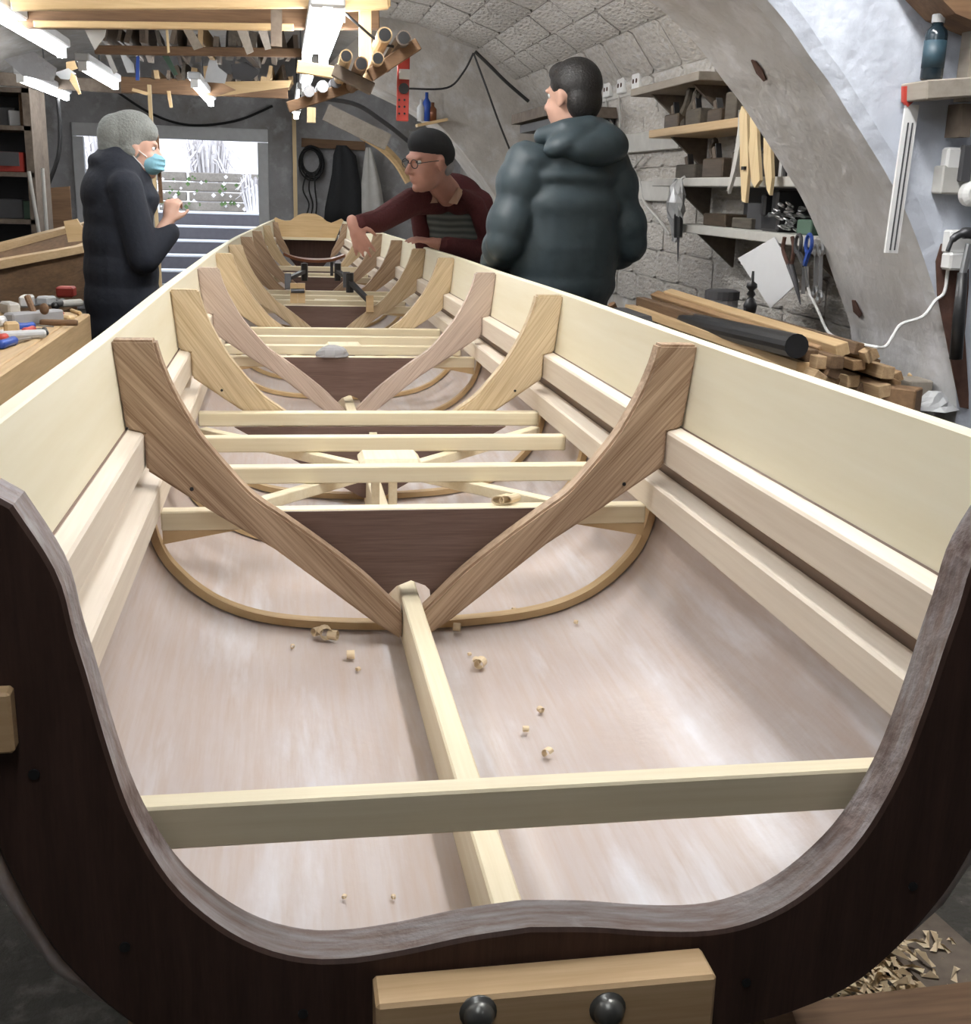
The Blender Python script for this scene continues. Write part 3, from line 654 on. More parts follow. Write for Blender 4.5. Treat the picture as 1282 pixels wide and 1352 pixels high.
# second shelf
zz = 1.64
plane_tool(5.55, zz, .20, .07, oldp, 'dark wooden plane at the far end of the yellow shelf')
plane_tool(5.25, zz, .18, .075, oldg, 'grey-brown wooden plane, second on the yellow shelf', 1)
plane_tool(4.98, zz, .16, .06, oldp, 'low brown wooden plane in the middle of the yellow shelf')
block('wood_block', 4.75, zz, (.09, .12, .11), oldg, 'tall dark wood block on the yellow shelf', 'block')
block('wood_block', 4.58, zz, (.09, .08, .09), oldp, 'brown wood block nearest the arch on the yellow shelf', 'block')
block('wood_block', 4.46, zz, (.08, .06, .12), oldg, 'narrow grey wood block at the arch end of the yellow shelf', 'block')
for i, (y, h) in enumerate([(5.42, .17), (5.32, .15)]):
    bm = B(); tube(bm, bez([(1.80, y+.03, zz+.0), (1.80, y+.05, zz+.06), (1.80, y, zz+.10), (1.80, y-.05, zz+h)], 6), [.02]*18+[.015], 8)
    on('plane_handle', bm, oldg, ['curved saw handle standing at the far end of yellow shelf', 'smaller curved saw handle beside the dark plane'][i], 'handle')
# third shelf
zz = 1.425
for i, (y, L, h, m, k) in enumerate([(5.3, .26, .06, oldg, 0), (4.95, .24, .08, oldp, 1), (4.62, .22, .10, oldg, 1), (4.36, .12, .09, oldg, 0)]):
    plane_tool(y, zz, L, h, m, ['long grey plane at the far end of the white shelf', 'brown handled plane on the white shelf', 'tall dark handled plane on the white shelf', 'short grey plane on the white shelf near the laths'][i], k)
for i in range(3):
    bm = B(); box(bm, (1.78, 4.15-.04*i, zz+.085), (.09, .025, .17)); on('book', bm, [paper, dgrey, lgrey][i], ['white upright booklet on the white shelf', 'dark upright booklet on the white shelf', 'grey upright booklet nearest the arch on white shelf'][i], 'booklet')
# plastic bag hanging from the third shelf
t = thing('plastic_bag', 'crumpled clear plastic bag hanging from the white shelf', 'bag', (1.665, 5.05, 1.2))
bm = B(); random.seed(3)
rings = []
for j in range(9):
    u = j/8; r = .02+.055*math.sin(PI*min(1, u*1.15)**.8)
    rings.append([(1.66+r*.45*math.cos(a)+random.uniform(-.008, .008), 5.05+r*math.sin(a)+random.uniform(-.012, .012), 1.42-.26*u) for a in np.linspace(0, 2*PI, 12, endpoint=False)])
loft(bm, rings); obj('film', bm, clearp, t)
bm = B(); tube(bm, [(1.668, 5.05, 1.415), (1.69, 5.05, 1.43)], .006, 6); obj('knot', bm, clearp, t)
# spike below the bag
t = thing('marlin_spike', 'dark handled spike hanging point down below the plastic bag', 'tool', at(895, 345, x=1.66))
a, b = at(896, 275, x=1.66), at(895, 345, x=1.66); m_ = a.lerp(b, .55)
bm = B(); lathe(bm, a, [(.012, 0), (.02, .03), (.018, (m_-a).length)], b-a, 10); obj('handle', bm, blackp, t)
bm = B(); tube(bm, [m_, b], [.006, .002], 8); obj('spike', bm, dsteel, t)
# pale laths hanging in front of the white shelf
for i, (pts, lab) in enumerate([([(979, 140), (986, 150), (988, 225), (984, 268), (979, 265), (977, 222), (976, 150)], 'longest pale pointed lath hanging by the arch, with a dark band'),
                                ([(990, 155), (999, 163), (1000, 190), (1003, 238), (996, 248), (992, 240), (988, 195), (990, 180)], 'notched pale template hanging beside the longest lath'),
                                ([(1008, 180), (1017, 190), (1019, 235), (1016, 258), (1012, 250), (1008, 215)], 'short pale pointed lath hanging closest to the arch'),
                                ([(975, 145), (977, 190), (970, 225), (961, 256), (960, 250), (968, 212), (974, 170)], 'thin white strip hanging left of the pale laths')]):
    bm = B(); prism(bm, [at(px, py, x=1.655) for px, py in pts], (.012, 0, 0)); o = on('hanging_lath', bm, offwhite if i == 3 else pine_z, lab, 'lath', 'laths hanging from the white shelf')
    if i == 0:
        bm = B(); p = at(982.5, 222, x=1.652); box(bm, p, (.012, .03, .012)); obj('dark_band', bm, blackp, o)
# lowest shelf
zz = 1.235
t = thing('small_vice', 'dark iron bench vice on the lowest white shelf', 'vice', (1.80, 4.25, zz))
bm = B(); box(bm, (1.80, 4.25, zz+.03), (.1, .16, .06)); obj('base', bm, dsteel, t, bevel=.01)
bm = B(); box(bm, (1.80, 4.20, zz+.10), (.11, .05, .09)); obj('jaw', bm, dsteel, t, bevel=.008)
bm = B(); box(bm, (1.80, 4.31, zz+.09), (.11, .04, .08)); obj('jaw', bm, dsteel, t, bevel=.008)
bm = B(); tube(bm, [(1.72, 4.18, zz+.06), (1.90, 4.18, zz+.06)], .008, 8); obj('bar', bm, steel, t)
for i, (y, s, m) in enumerate([(4.85, (.12, .26, .05), oldp), (4.6, (.10, .20, .04), oldg), (4.55, (.06, .16, .10), dgrey), (4.05, (.12, .12, .05), green_d), (3.92, (.1, .1, .08), oldg)]):
    block(['plank_offcut', 'plank_offcut', 'metal_box', 'metal_box', 'plank_offcut'][i], y-.03*i, zz, s, m, ['brown plank offcut on the lowest white shelf', 'dark low offcut beside the vice', 'dark grey metal box on the lowest shelf', 'flat green tin on the lowest shelf', 'dark offcut at the arch end of lowest shelf'][i], 'offcut' if i in (0, 1, 4) else 'box', x=1.82)
t = thing('steel_chain', 'loose heap of steel chain on the lowest white shelf', 'chain', (1.76, 4.08, zz))
for k in range(26):
    a = k*.9; c = Vector((1.755+.03*math.cos(a), 4.08+.06*math.sin(a*1.3), zz+.012+.0035*k)); bm = B()
    ang = random.uniform(0, PI); u = Vector((math.cos(ang), math.sin(ang), .3)); v = Vector((-math.sin(ang), math.cos(ang), .4))
    tube(bm, [c+u*.014*math.cos(q)+v*.009*math.sin(q) for q in np.linspace(0, 2*PI, 9)], .003, 5); obj('link', bm, steel, t)
# paper sheet pinned below the shelf
bm = B(); prism(bm, [at(px, py, x=1.69) for px, py in [(1022, 313), (1055, 372), (1017, 407), (974, 341)]], (.003, 0, 0)); on('paper_sheet', bm, paper, 'white paper sheet pinned askew below the lowest shelf', 'paper')
# scissors
def ring_handle(bm, c, ry, rz, r=.006):
    tube(bm, [c+Vector((0, ry*math.cos(q), rz*math.sin(q))) for q in np.linspace(0, 2*PI, 15)], r, 6)
t = thing('scissors', 'blue handled scissors hanging below the lowest shelf', 'scissors', at(1063, 390, x=1.66))
for i, (px, tip) in enumerate([(1054, (1067, 378)), (1068, (1060, 388))]):
    c = at(px, 322, x=1.66); bm = B(); ring_handle(bm, c, .022, .030); bar(bm, at(px, 332, x=1.66), at(1062, 350, x=1.66), .010, .016); obj('handle', bm, [dgrey, bluep][i], t)
    bm = B(); bar(bm, at(1062, 348, x=1.662+.003*i), at(*tip, x=1.662+.003*i), .004, .012); obj('blade', bm, steel, t)
# pliers
t = thing('pliers', 'rusty long pliers hanging between paper sheet and scissors', 'pliers', at(1050, 400, x=1.66))
for s in (-1, 1):
    bm = B(); tube(bm, bez([at(1041+s*5, 313, x=1.66), at(1041+s*7, 330, x=1.66), at(1043+s*2, 350, x=1.66)], 5), .007, 8); obj('handle', bm, rust, t)
    bm = B(); tube(bm, [at(1043-s*2, 350, x=1.66), at(1050-s, 372, x=1.66), at(1057, 402, x=1.66)], [.008, .007, .002], 8); obj('jaw', bm, dsteel, t)
# spanners
for i, (px, l2) in enumerate([(1078, 385), (1084, 392)]):
    t = thing('spanner', ['steel spanner hanging right of the scissors', 'second steel spanner hanging closest to the arch'][i], 'spanner', at(px, l2, x=1.665+.01*i))
    a, b = at(px, 330, x=1.665), at(px-2, l2, x=1.665); bm = B(); bar(bm, a, b, .006, .012); obj('shank', bm, steel, t)
    for e in (a, b):
        bm = B(); ring_handle(bm, e, .014, .016, .006); obj('ring_end', bm, steel, t)
block('plug_box', 0, 0, (.04, .03, .05), whitep, 'small white switch box by the spanners', 'switch', x=at(1080, 332, x=1.7).x).location = at(1080, 336, x=1.7)
# bench below that carries the battens
wb = thing('side_bench', 'rough dark bench along the right wall below the shelves', 'bench', (1.47, 3.6, 0))
for k in range(3):
    bm = B(); box(bm, (1.30+.17*k, 3.6, .785), (.162, 2.24, .03)); obj('plank', bm, greywood, wb, bevel=.003)
for (x, y) in ((1.26, 2.6), (1.26, 4.6), (1.68, 2.6), (1.68, 4.6)):
    bm = B(); box(bm, (x, y, .385), (.07, .07, .77)); obj('leg', bm, brown, wb)
bm = B(); box(bm, (1.25, 3.6, .72), (.03, 2.2, .09)); obj('apron', bm, brown_y, wb)
# batten pile: ends face the camera
C4 = lambda p: (850+p[0]/2.967, 250+p[1]/2.967)
ends = [(605, 695, 2.2), (655, 655, 2.2), (697, 680, 1.6), (718, 622, 1.8), (740, 712, 1.7), (672, 730, 1.7), (757, 760, 1.6), (778, 680, 1.6), (800, 622, 2.4), (830, 690, 1.7), (852, 628, 1.5), (832, 752, 1.6), (890, 728, 1.6), (940, 750, 1.5), (885, 655, 1.5), (985, 765, 1.4), (915, 690, 1.5), (720, 765, 1.5), (790, 790, 1.5), (870, 790, 1.4), (930, 795, 1.3), (1000, 735, 1.3), (680, 780, 1.6), (960, 720, 1.4)]
desc = ['leftmost pale batten lying under the dark pipe', 'large square batten at the left of the stacked ends', 'batten end left of centre in the pile', 'batten on top left of the pile, turned on edge', 'batten in the middle left of the pile', 'low batten below the left square one', 'low batten at the bottom of the pile', 'batten at the centre of the pile', 'long pale batten lying along the top of the pile', 'batten right of the pile centre', 'topmost batten of the pile next to the wall', 'batten low in the pile right of centre', 'broad batten right of the centre', 'batten at the lower right of the pile', 'dark-edged batten at upper right of the pile', 'rightmost batten of the pile', 'batten on the right shoulder of the pile']
random.seed(11)
for i, (cx, cy, L) in enumerate(ends):
    px, py = C4((cx, cy)); y = 3.02+random.uniform(-.06, .10); p = at(px, py, y=y); p.z = max(p.z, .825)
    bm = B(); rot = R2(random.uniform(-.6, .6), 'Y') @ R2(random.uniform(-.02, .02), 'Z')
    h = .034 if i % 3 else .028
    L = min(L, 1.6); box(bm, (p.x, p.y+L/2, p.z), (.037, L, h), rot)
    on('batten', bm, pine_y if i in (0, 8) else [batten_m, batten_d, batten_p][i % 3], desc[i] if i < len(desc) else 'square batten mostly hidden under the pile', 'batten', 'battens piled on the side bench', bevel=.002)
# black pipe and black case left of the battens
a, b = at(1052, 457, y=3.0), at(905, 424, y=4.1)
bm = B(); tube(bm, [a, b], .033, 16); t = on('black_pipe', bm, blackp, 'black plastic pipe lying along the batten pile', 'pipe', smooth=False)
t = thing('black_tool_case', 'black power tool case lying behind the battens', 'case', (1.36, 4.45, .80))
bm = B(); box(bm, (1.36, 4.45, .86), (.18, .36, .12)); obj('case_body', bm, dgrey, t, bevel=.02)
bm = B(); tube(bm, bez([(1.27, 4.37, .86), (1.24, 4.39, .87), (1.24, 4.53, .87), (1.27, 4.55, .86)], 5), .01, 8); obj('handle', bm, blackp, t)
bm = B(); box(bm, (1.40, 4.268, .87), (.07, .006, .05)); obj('label_plate', bm, offwhite, t)
t = thing('red_clamp', 'red and brown clamp lying by the boat beside the black case', 'clamp', (1.30, 4.62, .8))
bm = B(); bar(bm, (1.22, 4.66, .83), (1.55, 4.70, .83), .02, .04); obj('clamp_bar', bm, dsteel, t)
bm = B(); bar(bm, (1.22, 4.66, .82), (1.25, 4.64, .92), .03, .04); obj('clamp_jaw', bm, redp, t)
bm = B(); tube(bm, [(1.33, 4.67, .86), (1.29, 4.65, .93)], .016, 8); obj('clamp_handle', bm, brown, t)
# tin and spindle
p = at(950, 432, y=4.3); t = thing('grey_tin', 'dented grey tin with dark lid behind the battens', 'tin', (p.x, 4.3, .80))
bm = B(); lathe(bm, (p.x, 4.3, .80), [(.06, 0), (.06, .20), (.058, .205)], seg=20); obj('tin_body', bm, greym, t, smooth=False)
bm = B(); lathe(bm, (p.x, 4.3, .985), [(.064, 0), (.064, .03), (.05, .035)], seg=20); obj('lid', bm, dgrey, t)
bm = B(); box(bm, (p.x-.03, 4.24, .87), (.03, .06, .06)); obj('tin_label', bm, offwhite, t)
p = at(988, 430, y=4.0); bz = p.z
t_prof = [(r_*.8, h_*.78) for r_, h_ in [(.028, 0), (.028, .012), (.012, .02), (.012, .04), (.026, .06), (.03, .09), (.02, .115), (.011, .125), (.02, .14), (.011, .155), (.024, .17), (.022, .185), (.008, .195), (.005, .24)]]
bm = B(); lathe(bm, (p.x, 4.0, .80), [(.03, 0), (.03, max(.01, bz-.80))], seg=14); lathe(bm, (p.x, 4.0, bz), t_prof, seg=16)
on('turned_spindle', bm, blackp, 'dark turned wooden spindle standing behind the batten pile', 'spindle', smooth=True)
# clutter at the near end of the bench
p = at(1240, 540, z=.80); bm = B()
random.seed(5); rings = []
for j in range(5):
    r = .07*(1-j/5.5); rings.append([(p.x-.02+r*math.cos(a)*random.uniform(.8, 1.2), p.y+r*.8*math.sin(a)*random.uniform(.8, 1.2), .801+.012*j) for a in np.linspace(0, 2*PI, 12, endpoint=False)])
loft(bm, rings); on('crumpled_rag', bm, lgrey, 'crumpled pale rag near the battens at the foot of the arch', 'rag')
for i, (px, py) in enumerate([(1205, 518), (1222, 512), (1190, 530)]):
    p = at(px, py, z=.83); bm = B(); box(bm, (p.x, p.y, .835), (.07, .09, .07), R2(.4*i)); on('wood_offcut', bm, [greywood, pine_y, brown_y][i], ['grey offcut right of the batten pile', 'pale offcut next to the rag', 'brown offcut at the foot of the batten pile'][i], 'offcut', bevel=.004)

# ------------------------------------------------------------------ front face of the arch
# folding rule hanging from the bottle shelf
t = thing('steel_rule', 'long pale straightedge with red top hanging on the arch wall', 'rule', at(1176, 335, y=2.97))
a, b = at(1204, 138, y=2.97), at(1176, 334, y=2.97)
bm = B(); bar(bm, a, b, .036, .008, up=(0, -1, 0)); obj('blade', bm, whitep, t)
for o_ in (-.006, .006):
    bm = B(); bar(bm, a.lerp(b, .12)+Vector((o_, -.006, 0)), a.lerp(b, .98)+Vector((o_, -.006, 0)), .003, .003, up=(0, -1, 0)); obj('groove', bm, dgrey, t)
bm = B(); prism(bm, [at(px, py, y=2.962) for px, py in [(1193, 114), (1214, 112), (1213, 128), (1199, 141), (1193, 134)]], (0, .012, 0)); rt = obj('red_tip', bm, redp, t)
bm = B(); prism(bm, [at(px, py, y=2.960) for px, py in [(1198, 125), (1210, 124), (1210, 129), (1198, 130)]], (0, .003, 0)); obj('white_print', bm, whitep, rt)
a, b = at(1214, 121, y=2.90), at(1330, 112, y=2.90)
t = thing('bottle_shelf', 'short dusty wooden shelf high on the arch wall', 'shelf', (a.x+.15, 2.93, a.z))
bm = B(); bar(bm, (a.x, 2.93, a.z+.002), (b.x, 2.93, b.z+.0), .13, .045, up=(0, 0, 1)); obj('board', bm, greywood, t, bevel=.003)
bm = B(); box(bm, (a.x+.15, 2.96, a.z-.06), (.03, .07, .08)); obj('bracket', bm, dull, t)
p = at(1229, 106, y=2.92)
t = thing('glue_bottle', 'dark plastic bottle with pale cap on the arch wall shelf', 'bottle', (p.x, 2.92, p.z))
s_ = at(1229, 18, y=2.92).z-p.z
bm = B(); lathe(bm, (p.x, 2.92, p.z), [(.024, 0), (.027, .004), (.027, s_*.68), (.024, s_*.76), (.014, s_*.82), (.013, s_*.88)], seg=20); obj('bottle_body', bm, bottle_m, t, smooth=True)
bm = B(); lathe(bm, (p.x, 2.92, p.z+s_*.87), [(.0155, 0), (.0155, s_*.12), (.013, s_*.13)], seg=18); obj('cap', bm, whitep, t)
bm = B(); lathe(bm, (p.x, 2.92, p.z+s_*.18), [(.0275, 0), (.0275, s_*.42)], seg=20); obj('label_band', bm, label_m, t, smooth=True)
a = at(1278, 60, y=2.93); bm = B(); box(bm, (a.x+.02, 2.94, a.z), (.04, .05, .26)); on('shelf_post', bm, greywood, 'weathered upright post at the right of the bottle shelf', 'post')
p = at(1262, 238, y=2.97)
t = thing('socket_outlet', 'white double socket with grubby back box on the arch wall', 'socket', (p.x, 2.98, p.z-.04))
bm = B(); box(bm, (p.x, 2.975, p.z), (.10, .05, .07)); obj('back_box', bm, offwhite, t, bevel=.004)
bm = B(); q = at(1264, 210, y=2.965); box(bm, (q.x, 2.967, q.z), (.075, .035, .055)); obj('socket_plate', bm, whitep, t, bevel=.006)
bm = B(); q = at(1276, 216, y=2.94); box(bm, (q.x, 2.945, q.z), (.03, .02, .09)); obj('switch_panel', bm, dgrey, t, bevel=.003)
bm = B(); q = at(1284, 256, y=2.93); lathe(bm, (q.x, 2.945, q.z), [(.032, 0), (.032, .02), (.02, .03)], (0, -1, 0), 18); obj('plug', bm, whitep, t)
p = at(1264, 345, y=2.97)
t = thing('cable_socket', 'white socket low on the arch wall with a cable plugged in', 'socket', (p.x, 2.98, p.z-.05))
bm = B(); box(bm, (p.x, 2.98, p.z+.05), (.07, .04, .06)); obj('socket_plate', bm, whitep, t, bevel=.005)
bm = B(); box(bm, (p.x-.005, 2.97, p.z), (.06, .05, .045)); obj('plug', bm, whitep, t, bevel=.006)
pts = [(1257, 340), (1252, 352), (1247, 385), (1235, 397), (1218, 418), (1190, 428), (1178, 445), (1168, 458), (1150, 457)]
cab = [at(px, py, y=2.985) for px, py in pts] + [at(1120, 450, y=3.3), at(1095, 440, y=3.55), at(1080, 410, x=1.68), at(1067, 380, x=1.68), at(1066, 352, x=1.67)]
bm = B(); tube(bm, bez(cab, 6), .0045, 6); on('white_cable', bm, whitep, 'thin white cable looping from the wall socket behind the battens', 'cable')
t = thing('claw_hammer', 'black gripped claw hammer hanging on the arch wall at right', 'hammer', at(1262, 475, y=2.93))
bm = B(); tube(bm, [at(1271, 360, y=2.93), at(1266, 420, y=2.93), at(1262, 474, y=2.93)], [.013, .016, .017], 12); obj('grip', bm, blackp, t, smooth=True)
bm = B(); tube(bm, [at(1280, 322, y=2.93), at(1271, 362, y=2.93)], .010, 10); obj('shaft', bm, steel, t)
bm = B(); tube(bm, bez([at(1251, 332, y=2.93), at(1258, 316, y=2.93), at(1272, 308, y=2.93), at(1292, 309, y=2.93)], 5), [.006]*5+[.010]*5+[.015]*6, 10); obj('head', bm, dsteel, t, smooth=True)

bm = B(); prism(bm, [at(px, py, y=2.85) for px, py in [(1216, -30), (1320, -30), (1320, 42), (1262, 18)]], (0, .14, 0)); on('dark_beam_end', bm, brown, 'dark timber end at the top right corner above the bottle', 'beam')
# white board with sockets beside the tall man's head
a, b = at(796, 104, x=1.93), at(861, 127, x=1.93)
t = thing('socket_board', 'grubby white board with sockets on the wall beside the tall man', 'socket board', (1.93, (a.y+b.y)/2, (a.z+b.z)/2))
bm = B(); box(bm, (1.915, (a.y+b.y)/2, (a.z+b.z)/2), (.03, abs(a.y-b.y), .12)); obj('board', bm, offwhite, t, bevel=.004)
for k, y in enumerate((b.y+.15, b.y+.45, b.y+.75)):
    bm = B(); box(bm, (1.89, y, (a.z+b.z)/2), (.03, .13, .085)); obj('socket_plate', bm, whitep, t, bevel=.005)
    for d in (-.03, .03):
        bm = B(); lathe(bm, (1.876, y+d, (a.z+b.z)/2), [(.012, 0), (.012, .004)], (-1, 0, 0), 10); obj('socket_hole', bm, rust, t)
cabs = [[(817, 127), (819, 160), (815, 200), (812, 215), (830, 225), (850, 205)], [(800, 125), (802, 150), (812, 170), (830, 190)], [(860, 110), (868, 130), (866, 140)], [(832, 215), (845, 240), (850, 265), (870, 290), (885, 310)]]
for i, c in enumerate(cabs):
    bm = B(); tube(bm, bez([at(px, py, x=1.90) for px, py in c], 6), .007, 6); on('wall_cable', bm, offwhite, ['white cable dropping from the middle of the socket board', 'white cable at the left end of the socket board', 'short cable at the right end of the socket board', 'white cable running down the stones below the socket board'][i], 'cable')
for i, (p0, p1) in enumerate([((822, 178), (895, 196)), ((843, 243), (882, 262))]):
    a, b = at(*p0, x=1.90), at(*p1, x=1.90); bm = B(); box(bm, (1.915, (a.y+b.y)/2, (a.z+b.z)/2), (.03, abs(a.y-b.y), .10)); on('wall_rail', bm, offwhite, ['white painted wall rail behind the yellow shelf', 'short white wall rail below the first one'][i], 'rail', bevel=.004)
# dark cupboard niche by the tall man's shoulder
t = thing('wall_cupboard', 'dark wooden cupboard shelf on the vault left of the tall man', 'cupboard', (1.75, 7.6, 1.4))
bm = B(); box(bm, (1.72, 7.6, 1.80), (.42, 1.1, .06)); obj('top_board', bm, dull, t)
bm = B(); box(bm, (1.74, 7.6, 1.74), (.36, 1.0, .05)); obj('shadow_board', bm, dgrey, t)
bm = B(); box(bm, (1.88, 7.6, 1.5), (.06, .9, .46)); obj('dark_back', bm, dgrey, t)
bm = B(); box(bm, (1.76, 7.3, 1.46), (.02, .2, .34), R2(.3, 'X')); obj('loose_board', bm, brown, t)
for i, c in enumerate([[(627, 68), (645, 85), (668, 108), (698, 134)], [(625, 70), (640, 110), (660, 165), (677, 207)], [(625, 70), (612, 95), (590, 116), (540, 117)], [(440, 2), (470, 30), (500, 55), (520, 62)]]):
    P = bez([at(px, py, y=6.9 if i < 3 else 5.3) for px, py in c], 6); bm = B(); tube(bm, P, .010 if i == 0 else .006, 6)
    on('black_cable', bm, blackp, ['thick black cable hanging from the vault towards the tall man', 'thin black cable dropping from the vault hook', 'black cable running left to the red level', 'black cable running from the lamp to the poles'][i], 'cable')

# ================================================================== LEFT SIDE: bench, second boat, store shelf
bn = thing('work_bench', 'long cluttered workbench with thick front board at left', 'workbench', (-1.15, 4.0, 0))
for k in range(3):
    bm = B(); box(bm, (-.935-.19*k, 3.9, .785), (.185, 2.9, .03)); obj('plank', bm, pine_y, bn, bevel=.003)
bm = B(); box(bm, (-.83, 3.9, .722), (.04, 2.9, .145)); obj('front_board', bm, pine_y, bn, bevel=.006)
for y in (2.7, 4.3, 5.2):
    for x in (-.90, -1.36):
        bm = B(); box(bm, (x, y, .385), (.09, .09, .77)); obj('leg', bm, brown, bn)
def bench_item(px, py, z=.80): return at(px, py, z=z)
def stick(name, p, q, r, mat, label, cat, tip=None, tipm=None, group=None):
    """round tool lying down: handle and blade"""
    p, q = bench_item(*p)+Vector((0, 0, r)), bench_item(*q)+Vector((0, 0, r))
    t = thing(name, label, cat, ((p+q)/2)-Vector((0, 0, r)), group); m = p.lerp(q, .5 if tip else 1)
    bm = B(); tube(bm, [p, p.lerp(m, .1), p.lerp(m, .5), p.lerp(m, .9), m], [r*.7, r, r*.85, r, r*.7], 10); obj('handle', bm, mat, t, smooth=True)
    if tip: bm = B(); bar(bm, m, q-Vector((0, 0, r*.6)), r*1.1, r*.35); obj('blade', bm, tipm or steel, t)
    return t
stick('screwdriver', (0, 462), (40, 449), .016, bluep, 'blue handled tool at the front edge of the bench', 'screwdriver', True)
stick('chisel', (22, 436), (70, 433), .014, bluep, 'blue handled chisel further back on the bench', 'chisel', True)
stick('chisel', (32, 443), (58, 436), .014, redp, 'orange-red handled chisel on the bench', 'chisel', True)
stick('file', (18, 420), (62, 420), .012, blackp, 'dark handled file lying across the bench', 'file', True)
stick('brush', (72, 410), (95, 398), .018, blackp, 'black brush beside the white tubs', 'brush', True, dgrey)
stick('mallet_handle', (0, 452), (16, 447), .014, redp, 'small red tool at the left edge of the picture', 'tool')
for i, (px, py, s, m, lab) in enumerate([(36, 405, (.05, .10, .05), whitep, 'white tub on its side on the bench'), (14, 415, (.05, .12, .05), offwhite, 'off-white tub at the left of the bench'), (62, 403, (.06, .07, .04), lgrey, 'grey tin next to the white tub'), (88, 392, (.08, .08, .05), redp, 'dark red packet at the far end of the bench'), (16, 443, (.04, .05, .05), pine, 'small pine block on the bench'), (85, 424, (.09, .04, .025), pine, 'pale offcut lying near the bench end')]):
    p = bench_item(px, py); bm = B(); box(bm, (p.x, p.y, .80+s[2]/2), s, R2(.5*i)); on('bench_tub' if i < 3 else ('packet' if i == 3 else 'wood_offcut'), bm, m, lab, ['tub', 'tub', 'tin', 'packet', 'offcut', 'offcut'][i], bevel=.008)
for i, (pts, m, lab) in enumerate([([(0, 437), (40, 428), (52, 440), (10, 452)], lgrey, 'pale grey sheet lying on the bench front'), ([(8, 425), (60, 418), (66, 424), (14, 432)], greym, 'grey metal plate on the bench'), ([(30, 400), (70, 392), (80, 398), (40, 408)], dgrey, 'dark sheet under the white tub')]):
    bm = B(); prism(bm, [bench_item(*p)+Vector((0, 0, .001+.003*i)) for p in pts], (0, 0, .002)); on('sheet', bm, m, lab, 'sheet')
for i, (px, py, L, r, m, lab) in enumerate([(30, 448, .16, .016, lgrey, 'pale grey tube at the middle of the bench front'), (60, 441, .12, .010, dsteel, 'dark steel rod near the bench front edge'), (78, 430, .14, .012, brown, 'brown wooden handle near the bench end'), (8, 430, .12, .02, whitep, 'white cylinder at the left of the bench'), (70, 418, .10, .014, redp, 'red tube by the metal plane'), (95, 405, .10, .016, offwhite, 'off-white tube at the far bench end'), (100, 414, .12, .008, pine, 'thin pine stick at the far bench corner')]):
    p = bench_item(px, py); a_ = .5+1.3*i; d = Vector((math.cos(a_), math.sin(a_), 0))*L/2; bm = B()
    tube(bm, [p-d+Vector((0, 0, r)), p-d*.9+Vector((0, 0, r)), p+d*.9+Vector((0, 0, r)), p+d+Vector((0, 0, r))], [r*.8, r, r, r*.8], 12); on('bench_tube' if i in (0, 3, 4, 5) else 'bench_rod', bm, m, lab, 'tube' if i in (0, 3, 4, 5) else 'rod')
t = thing('smoothing_plane', 'grey metal smoothing plane standing on the bench', 'plane', bench_item(50, 430))
p = bench_item(46, 428); bm = B(); box(bm, (p.x, p.y, .825), (.06, .24, .05), R2(-.7)); obj('plane_body', bm, greym, t, bevel=.006)
bm = B(); tube(bm, [(p.x, p.y, .84), (p.x-.03, p.y+.05, .90)], .013, 8); obj('tote', bm, brown, t)
bm = B(); ell(bm, (p.x+.05, p.y-.06, .865), (.018, .018, .022)); obj('knob', bm, brown, t)

# second, smaller boat behind the bench
b2 = thing('small_wooden_boat', 'smaller plain wooden boat lying behind the workbench at left', 'boat', (-1.35, 7.3, .62))
XR = [(4.9, -1.36), (5.86, -1.26), (6.95, -1.09), (8.3, -.98), (9.3, -.95)]; ZR = [(4.9, .97), (5.86, .975), (6.95, .985), (8.3, 1.03), (9.3, 1.075)]
XL = [(4.9, -1.62), (5.86, -1.62), (6.95, -1.52), (8.3, -1.40), (9.3, -1.24)]
y2 = list(np.linspace(5.45, 9.3, 16))
for nm, X, s in (('side_plank', XR, 1), ('side_plank', XL, -1)):
    bm = B(); loft(bm, [[(lerp(X, y), y, lerp(ZR, y)), (lerp(X, y)-s*.10, y, lerp(ZR, y)-.33), (lerp(X, y)-s*.115, y, lerp(ZR, y)-.33), (lerp(X, y)-s*.015, y, lerp(ZR, y))] for y in y2]); obj(nm, bm, brown_y, b2)
    bm = B(); loft(bm, [[(lerp(X, y)+s*.02, y, lerp(ZR, y)+.008), (lerp(X, y)+s*.02, y, lerp(ZR, y)-.03), (lerp(X, y)-s*.03, y, lerp(ZR, y)-.03), (lerp(X, y)-s*.03, y, lerp(ZR, y)+.008)] for y in y2]); obj('gunwale', bm, pine_y, b2)
bm = B(); loft(bm, [[(lerp(XR, y)-.10, y, lerp(ZR, y)-.33), (lerp(XL, y)+.10, y, lerp(ZR, y)-.33), (lerp(XL, y)+.10, y, lerp(ZR, y)-.345), (lerp(XR, y)-.10, y, lerp(ZR, y)-.345)] for y in y2]); obj('bottom_plank', bm, brown_y, b2)
bm = B(); prism(bm, [(-.95, 9.3, 1.08), (-1.05, 9.3, .745), (-1.14, 9.3, .745), (-1.24, 9.3, 1.08)], (0, .03, 0)); obj('end_board', bm, pine, b2)
bm = B(); prism(bm, [(-1.30, 5.45, .97), (-1.40, 5.45, .64), (-1.52, 5.45, .64), (-1.62, 5.45, .97)], (0, .03, 0)); obj('end_board', bm, pine, b2)
p = at(96, 300, y=7.4)
bm = B(); prism(bm, [at(px, py, y=7.4) for px, py in [(84, 292), (101, 289), (108, 300), (108, 318), (90, 320)]], (0, .04, 0)); obj('seat_knee', bm, pine, b2)
